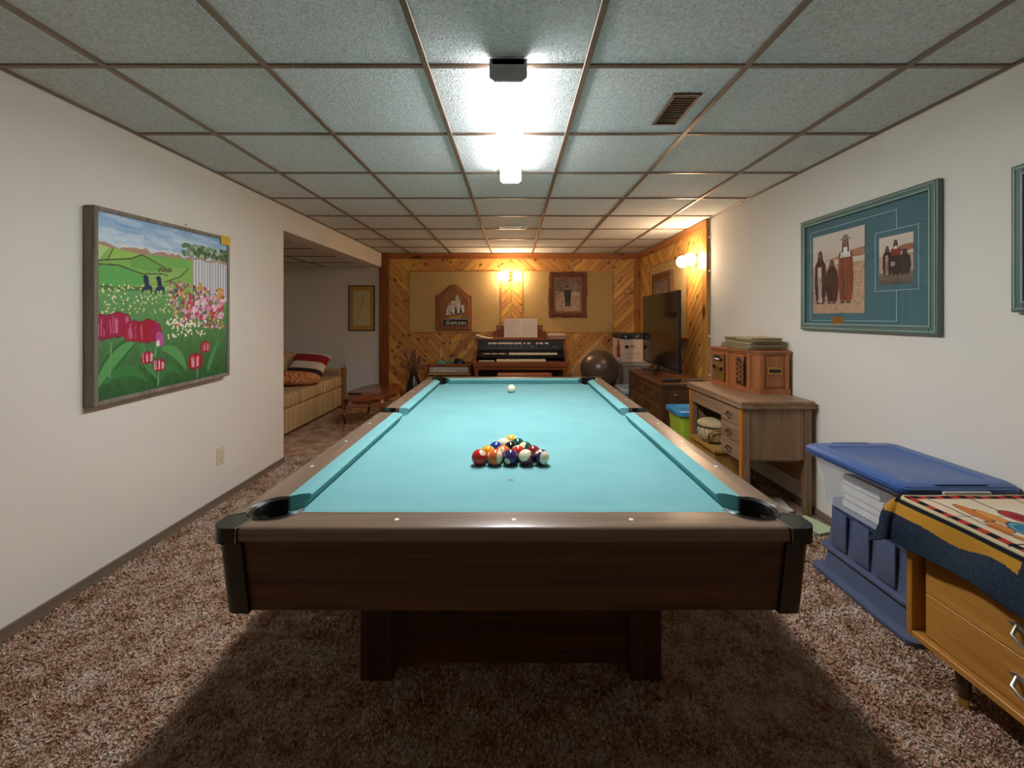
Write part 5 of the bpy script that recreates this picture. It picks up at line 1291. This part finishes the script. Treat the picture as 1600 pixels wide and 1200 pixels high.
# nostalgic radio
def radio():
    z0 = .736; H = .31; t = thing('wooden_radio', (1.74, 3.2, z0), 'reddish wooden retro radio with a carved grille on the desk', 'radio')
    xw = 1.905
    fx_ = lambda y: 1.60+.065*(3.46-y)/.42-.022*math.sin(PI*(.1+.8*(3.46-y)/.42))
    # plan: bowed front towards -X, chamfered near corner
    def plan(k):
        pts = []
        for i in range(9):
            a = i/8; y = 3.46-a*(3.46-3.04); pts.append((fx_(y)-k, y+(k if i == 0 else -k*.2)))
        return pts+[(1.70-k*.3, 2.985-k), (xw+k*.2, 2.985-k), (xw+k*.2, 3.46+k)]
    def slab(z_0, z_1, k, nm, m): B().prism(plan(k), up, z_0, z_1).o(nm, m, t)
    slab(z0, z0+.035, .012, 'base', 'radio_wood_y'); slab(z0+.035, z0+.272, 0, 'case', 'radio_wood'); slab(z0+.272, z0+.286, .010, 'top_moulding', 'radio_wood_y'); slab(z0+.286, z0+.30, .02, 'lid', 'radio_wood_y')
    for y in (3.455, 3.245, 3.035): B().box(fx_(y)-.012, fx_(y)+.02, y-.012, y+.012, z0+.035, z0+.272, .003, 1).o('pilaster', 'radio_wood', t)
    # tuner plate on the far half
    f = lambda u, v, h: Vector((fx_(3.35)-.004-h, u, v)); B().prism([(3.27, z0+.05), (3.43, z0+.05), (3.43, z0+.25), (3.27, z0+.25)], f, 0, .006).o('tuner_plate', 'gold_panel', t)
    tp = t
    B().prism([(3.32, z0+.19), (3.42, z0+.19), (3.42, z0+.235), (3.32, z0+.235)], f, .006, .009).o('dial_window', 'ink', tp); B().prism([(3.335, z0+.20), (3.405, z0+.20), (3.405, z0+.212), (3.335, z0+.212)], f, .009, .0105).o('dial_scale', 'pearl', tp)
    for y, z in ((3.295, .205), (3.295, .135), (3.41, .145)): B().lathe(f(y, z0+z, .006), [(.013, 0), (.013, -.016), (.010, -.018)], 14, 'X').o('knob', 'dark_metal', tp, True, 50)
    for z in (.075, .10, .12): B().prism([(3.29, z0+z), (3.42, z0+z), (3.42, z0+z+.006), (3.29, z0+z+.006)], f, .006, .0075).o('control_bar', 'antique_brass', tp)
    # grille on the near half: dark cloth behind carved links
    g = lambda u, v, h: Vector((fx_(3.14)-.002-h, u, v)); B().prism([(3.055, z0+.05), (3.225, z0+.05), (3.225, z0+.21), (3.19, z0+.235), (3.09, z0+.235), (3.055, z0+.21)], g, 0, .003).o('speaker_cloth', 'ink', t)
    for k in range(4):
        for j in range(5):
            yy = 3.067+k*.042; zz = z0+.058+j*.035+(.017 if k % 2 else 0)
            if zz > z0+.215: continue
            for a, b_, c_, d_ in ((yy-.006, yy+.006, zz, zz+.03), (yy, yy+.036, zz+.024, zz+.031)): B().prism([(a, c_), (b_, c_), (b_, d_), (a, d_)], g, .002, .009).o('grille_link', 'radio_wood', t)
    B().prism([(3.055, z0+.225), (3.10, z0+.25), (3.18, z0+.25), (3.225, z0+.225), (3.225, z0+.262), (3.055, z0+.262)], g, .0, .006).o('grille_arch', 'radio_wood', t)
    # side panel with a cassette slot facing the room's near end
    B().box(1.735, 1.87, 2.974, 2.984, z0+.05, z0+.262, .002, 1).o('side_panel', 'radio_wood', t)
    for x in (1.716, 1.885): B().box(x-.014, x+.012, 2.966, 2.986, z0+.035, z0+.272, .003, 1).o('pilaster', 'radio_wood', t)
    s = B().box(1.745, 1.845, 2.966, 2.976, z0+.135, z0+.185, .002, 1).o('cassette_bezel', 'brass', t); B().box(1.755, 1.835, 2.963, 2.967, z0+.148, z0+.172).o('cassette_slot', 'ink', s)
radio()
z = 1.0365
for k, (xa, xb_, ya_, yb_, h, m, lab) in enumerate(((1.64, 1.88, 3.00, 3.42, .035, 'newsprint_old', 'thick bundle of old newspapers at the bottom of the pile on the radio'),
        (1.66, 1.87, 3.02, 3.40, .022, 'newsprint', 'yellowed folded newspaper in the middle of the pile on the radio'),
        (1.65, 1.87, 3.00, 3.20, .03, 'newsprint', 'thick yellowed newspaper on top of the pile, at the near end of the radio'), (1.66, 1.86, 3.21, 3.40, .024, 'newsprint_old', 'thin folded newspaper on top of the pile, at the far end of the radio'))):
    t = thing('newspaper', ((xa+xb_)/2, (ya_+yb_)/2, z), lab, 'newspaper', 'newspapers piled on the radio')
    n = 3 if k != 1 else 2; hz = h/n
    for i in range(n):
        j = random.uniform(-.008, .008); b = B().box(xa+j, xb_+j*.5, ya_-j, yb_+j, z+i*hz+.0004, z+(i+1)*hz-.0008, hz*.3, 2)
        for v in b.bm.verts: v.co.z += .003*math.sin(v.co.y*30+k)*(1 if i == n-1 else 0)*(k > 1)
        b.o('fold', m, t, True, 50)
    if k < 2: z += h+.001

# ================================================================== RIGHT FOREGROUND: tubs, chest, blanket
tn = tub('storage_tub', 'navy plastic tub standing upside down under the clear one', 1.53, 1.91, 1.66, 2.19, .372, 'navy_tub', 'navy_tub', 'navy_tub', .04, False, 0, True)
for ys in (1.80, 1.93, 2.06): B().box(1.548, 1.56, ys-.045, ys+.045, .16, .34, .006, 2).o('side_rib', 'navy_tub', tn, True)
b = B(); b.loft([rrect(1.515, 1.917, 1.645, 2.205, .04, .002), rrect(1.51, 1.918, 1.64, 2.21, .04, .012), rrect(1.51, 1.918, 1.64, 2.21, .04, .026), rrect(1.53, 1.91, 1.66, 2.19, .04, .034)]).o('lid', 'navy_tub', tn, True, 35)
b = B(); b.loft([rrect(1.545, 1.905, 1.672, 2.178, .04, .128), rrect(1.538, 1.908, 1.666, 2.184, .04, .131), rrect(1.538, 1.908, 1.666, 2.184, .04, .142), rrect(1.546, 1.905, 1.674, 2.176, .04, .146)]).o('step_ridge', 'navy_tub', tn, True, 35)
tc = tub('storage_tub', 'clear plastic tub with a blue lid stacked on the navy tub', 1.475, 1.905, 1.63, 2.17, .262, 'clear_plastic', 'blue_lid', 'clear_plastic', .045, True, .374)
B().loft([rrect(1.462, 1.918, 1.617, 2.183, .04, .604), rrect(1.460, 1.919, 1.615, 2.185, .04, .612), rrect(1.460, 1.919, 1.615, 2.185, .04, .622), rrect(1.468, 1.914, 1.623, 2.177, .04, .626)], False, False).o('lid_rim', 'blue_lid', tc, True, 35)
B().box(1.60, 1.78, 1.603, 1.617, .59, .618, .005).o('latch', 'latch_grey', tc)
B().box(1.59, 1.79, 1.628, 1.636, .636, .6375).o('grip_slot', 'blue_lid', tc); B().box(1.60, 1.78, 2.165, 2.173, .636, .6375).o('grip_slot', 'blue_lid', tc)
for k, (xa, xb_, ya_, yb_, z_, h, m, lab) in enumerate(((1.56, 1.72, 1.80, 2.05, .376, .035, 'book_rose', 'rose coloured book at the bottom of the pile inside the clear tub'), (1.56, 1.72, 1.81, 2.04, .412, .03, 'book_tan', 'tan book in the pile inside the clear tub'),
        (1.56, 1.71, 1.82, 2.05, .443, .04, 'book_white', 'white book in the pile inside the clear tub'), (1.555, 1.70, 1.83, 2.04, .484, .045, 'book_tan', 'thick tan book on top of the pile inside the clear tub'), (1.74, 1.84, 1.76, 2.06, .378, .15, 'book_white', 'white boxed papers inside the clear tub'))):
    t = thing('stored_book', ((xa+xb_)/2, (ya_+yb_)/2, z_), lab, 'book', 'books in the clear tub')
    B().box(xa, xb_, ya_, yb_, z_, z_+h, .002, 1).o('cover', m, t); B().box(xa-.001, xb_-.006, ya_+.004, yb_-.004, z_+.004, z_+h-.004).o('pages', 'paper', t)
# chest of drawers
def chest():
    x0, x1, y0, y1, zb, H = 1.395, 1.90, .35, 1.535, .15, .63
    t = thing('teak_chest', ((x0+x1)/2, (y0+y1)/2, 0), 'orange-brown chest of drawers on tapered legs, covered by a blanket', 'chest of drawers')
    w_ = .022
    B().box(x0, x1, y1-w_, y1, zb, H, .002, 1).o('side_panel', 'teak_z', t); B().box(x0, x1, y0, y0+w_, zb, H, .002, 1).o('side_panel', 'teak_z', t)
    B().box(x0, x1, y0+w_, y1-w_, zb, zb+w_, .002, 1).o('bottom_board', 'teak_y', t); B().box(x0, x1, y0+w_, y1-w_, H-w_, H, .002, 1).o('top_board', 'teak_y', t)
    B().box(x1-.012, x1, y0+w_, y1-w_, zb+w_, H-w_).o('back_panel', 'teak_y', t)
    B().box(x0+.10, x1-.02, y0+w_, y1-w_, zb+w_+.002, H-w_-.002).o('carcass', 'teak_y', t)
    B().box(x0+.03, x0+.10, y1-w_-.034, y1-w_-.030, zb+w_+.002, H-w_-.002).o('drawer_divider', 'teak_z', t)
    zs = [zb+w_+.002, .321, .461, H-w_-.002]
    for za, zc in zip(zs, zs[1:]):
        f = B().box(x0+.022, x0+.045, y0+w_+.004, y1-w_-.028, za+.0015, zc-.0015, .0015, 1).o('drawer', 'teak_y', t); zm = (za+zc)/2+.005
        for ym in (1.152, .62):
            B().prism([(ym-.085, zm+.006), (ym-.06, zm+.014), (ym+.06, zm+.014), (ym+.085, zm+.006), (ym+.06, zm-.002), (ym-.06, zm-.002)], lambda u, v, h: Vector((x0+.022-h, u, v)), 0, .005).o('handle_plate', 'handle_silver', f)
            B().tube([(x0+.02, ym+.06, zm+.004), (x0-.002, ym+.055, zm-.016), (x0-.006, ym+.03, zm-.028), (x0-.006, ym-.03, zm-.028), (x0-.002, ym-.055, zm-.016), (x0+.02, ym-.06, zm+.004)], .0055, 8).o('handle_bail', 'handle_silver', f, True)
    for x in (x0+.07, x1-.09):
        for y in (y0+.13, y1-.13):
            l = B().lathe((x, y, 0), [(.014, .03), (.026, zb)], 16).o('leg', 'leg_brown', t, True); B().lathe((x, y, 0), [(.0135, 0), (.0145, .032)], 16).o('ferrule', 'leg_brass', l, True)
chest()
def blanket():
    xe, ye, zt = 1.388, 1.54, .634
    S, Tn = 240, 420
    xs = np.linspace(1.90, xe-.165, S); ys = np.linspace(.33, ye+.15, Tn); Xg, Yg = np.meshgrid(xs, ys)
    dx = np.maximum(0, xe-Xg); dy = np.maximum(0, Yg-ye); r = np.hypot(dx, dy)+1e-9; both = np.minimum(dx, dy)/r
    flare = .10+.62*both
    soft = np.clip(r/.03, 0, 1)
    out = r*flare+.010*soft; down = np.sqrt(np.maximum(0, r**2-(r*flare)**2))*np.where(r < .02, r/.02, 1)
    wave = .012*np.sin(Yg*17+1)*np.clip(dx/.1, 0, 1)+.012*np.sin(Xg*19)*np.clip(dy/.1, 0, 1)
    px_ = np.where(dx > 0, xe, Xg)-out*dx/r-wave*(dx > 0); py_ = np.where(dy > 0, ye, Yg)+out*dy/r+wave*(dy > 0)
    pz_ = zt-down+.0025*np.sin(Xg*31)*np.sin(Yg*23)*(r < 1e-6)
    P = np.stack([px_, py_, pz_], -1)
    c = np.ones((Tn, S, 3))*np.array(rgb('ddd0bb'))
    e = np.minimum(Xg-(xe-.165), (ye+.15)-Yg)                # distance from the blanket's free edge
    wv = .010*np.sin(Yg*17)+.006*np.sin(Yg*31+1)+.006*np.sin(Xg*22)
    n = RNG.normal(0, .03, e.shape)[..., None]
    rnd = np.sin(Xg*13+Yg*7)*np.sin(Yg*11-Xg*5)
    warm = np.clip((.30-e)/.15, 0, 1)[..., None]*.35; c = c*(1-warm)+np.array(rgb('c99a5c'))*warm*1.0
    gridl = (np.abs(((Yg-.1) % .17)-.085) < .0022) | (np.abs(((Xg-.02) % .15)-.075) < .0022); c[gridl] = rgb('4a4038')
    st = (e > .158) & (e < .182); c[st] = rgb('1c1c1f')
    along = np.where(Xg-(xe-.165) < (ye+.15)-Yg, Yg, Xg)
    c[st & (((along*1.0) % .055) < .026) & (e > .161) & (e < .179)] = rgb('c03a2e')
    c[(e > .150) & (e < .154)] = rgb('c9b890'); c[(e > .138) & (e < .150)] = rgb('1d2022')
    ochre = (e <= .138) & (e > .10+wv); c[ochre] = rgb('b98632')
    navy = e <= .10+wv; c[navy] = rgb('2a3441')
    tongue = (np.abs(((Yg+.12) % .36)-.18) < .02+.18*np.clip(.16-e, 0, .1)) & (e < .16) & (e > .06); c[tongue & (Yg < 1.35)] = rgb('2a3441')
    c += n*navy[..., None]*.5+n*.25; c = np.where((navy)[..., None], c+.05*rnd[..., None], c)
    # scattered orange, red and blue motif
    for (mx, my, rx, ry, col) in ((1.49, 1.40, .022, .055, 'c9763c'), (1.52, 1.37, .02, .05, 'd6914f'), (1.60, 1.36, .032, .055, 'b23a3c'), (1.60, 1.36, .018, .03, '8f2a34'), (1.535, 1.27, .04, .06, '4f9fb4'), (1.535, 1.27, .028, .042, '2f7f98'), (1.535, 1.27, .014, .02, 'd9d27a'),
              (1.475, 1.31, .020, .035, 'c98044'), (1.455, 1.29, .012, .03, 'b8692f'), (1.46, 1.21, .014, .05, 'c98044'), (1.62, 1.24, .03, .05, 'c98044'), (1.72, 1.0, .05, .1, 'c9763c'), (1.62, .9, .06, .1, 'b23a3c'), (1.7, .75, .07, .08, '4f9fb4'), (1.58, .7, .05, .1, 'c98044')):
        d = ((Xg-mx)/rx)**2+((Yg-my)/ry)**2; c[(d < 1.25) & (d >= 1) & (e > .2)] = rgb('5a4a40'); c[(d < 1) & (e > .2)] = rgb(col)
    o = grid_mesh('blanket', P, c, 'fleece')
    so = o.modifiers.new('thickness', 'SOLIDIFY'); so.thickness = .005; so.offset = 1
    tag(o, 'cream patterned blanket with a navy border draped over the chest', 'blanket')
blanket()
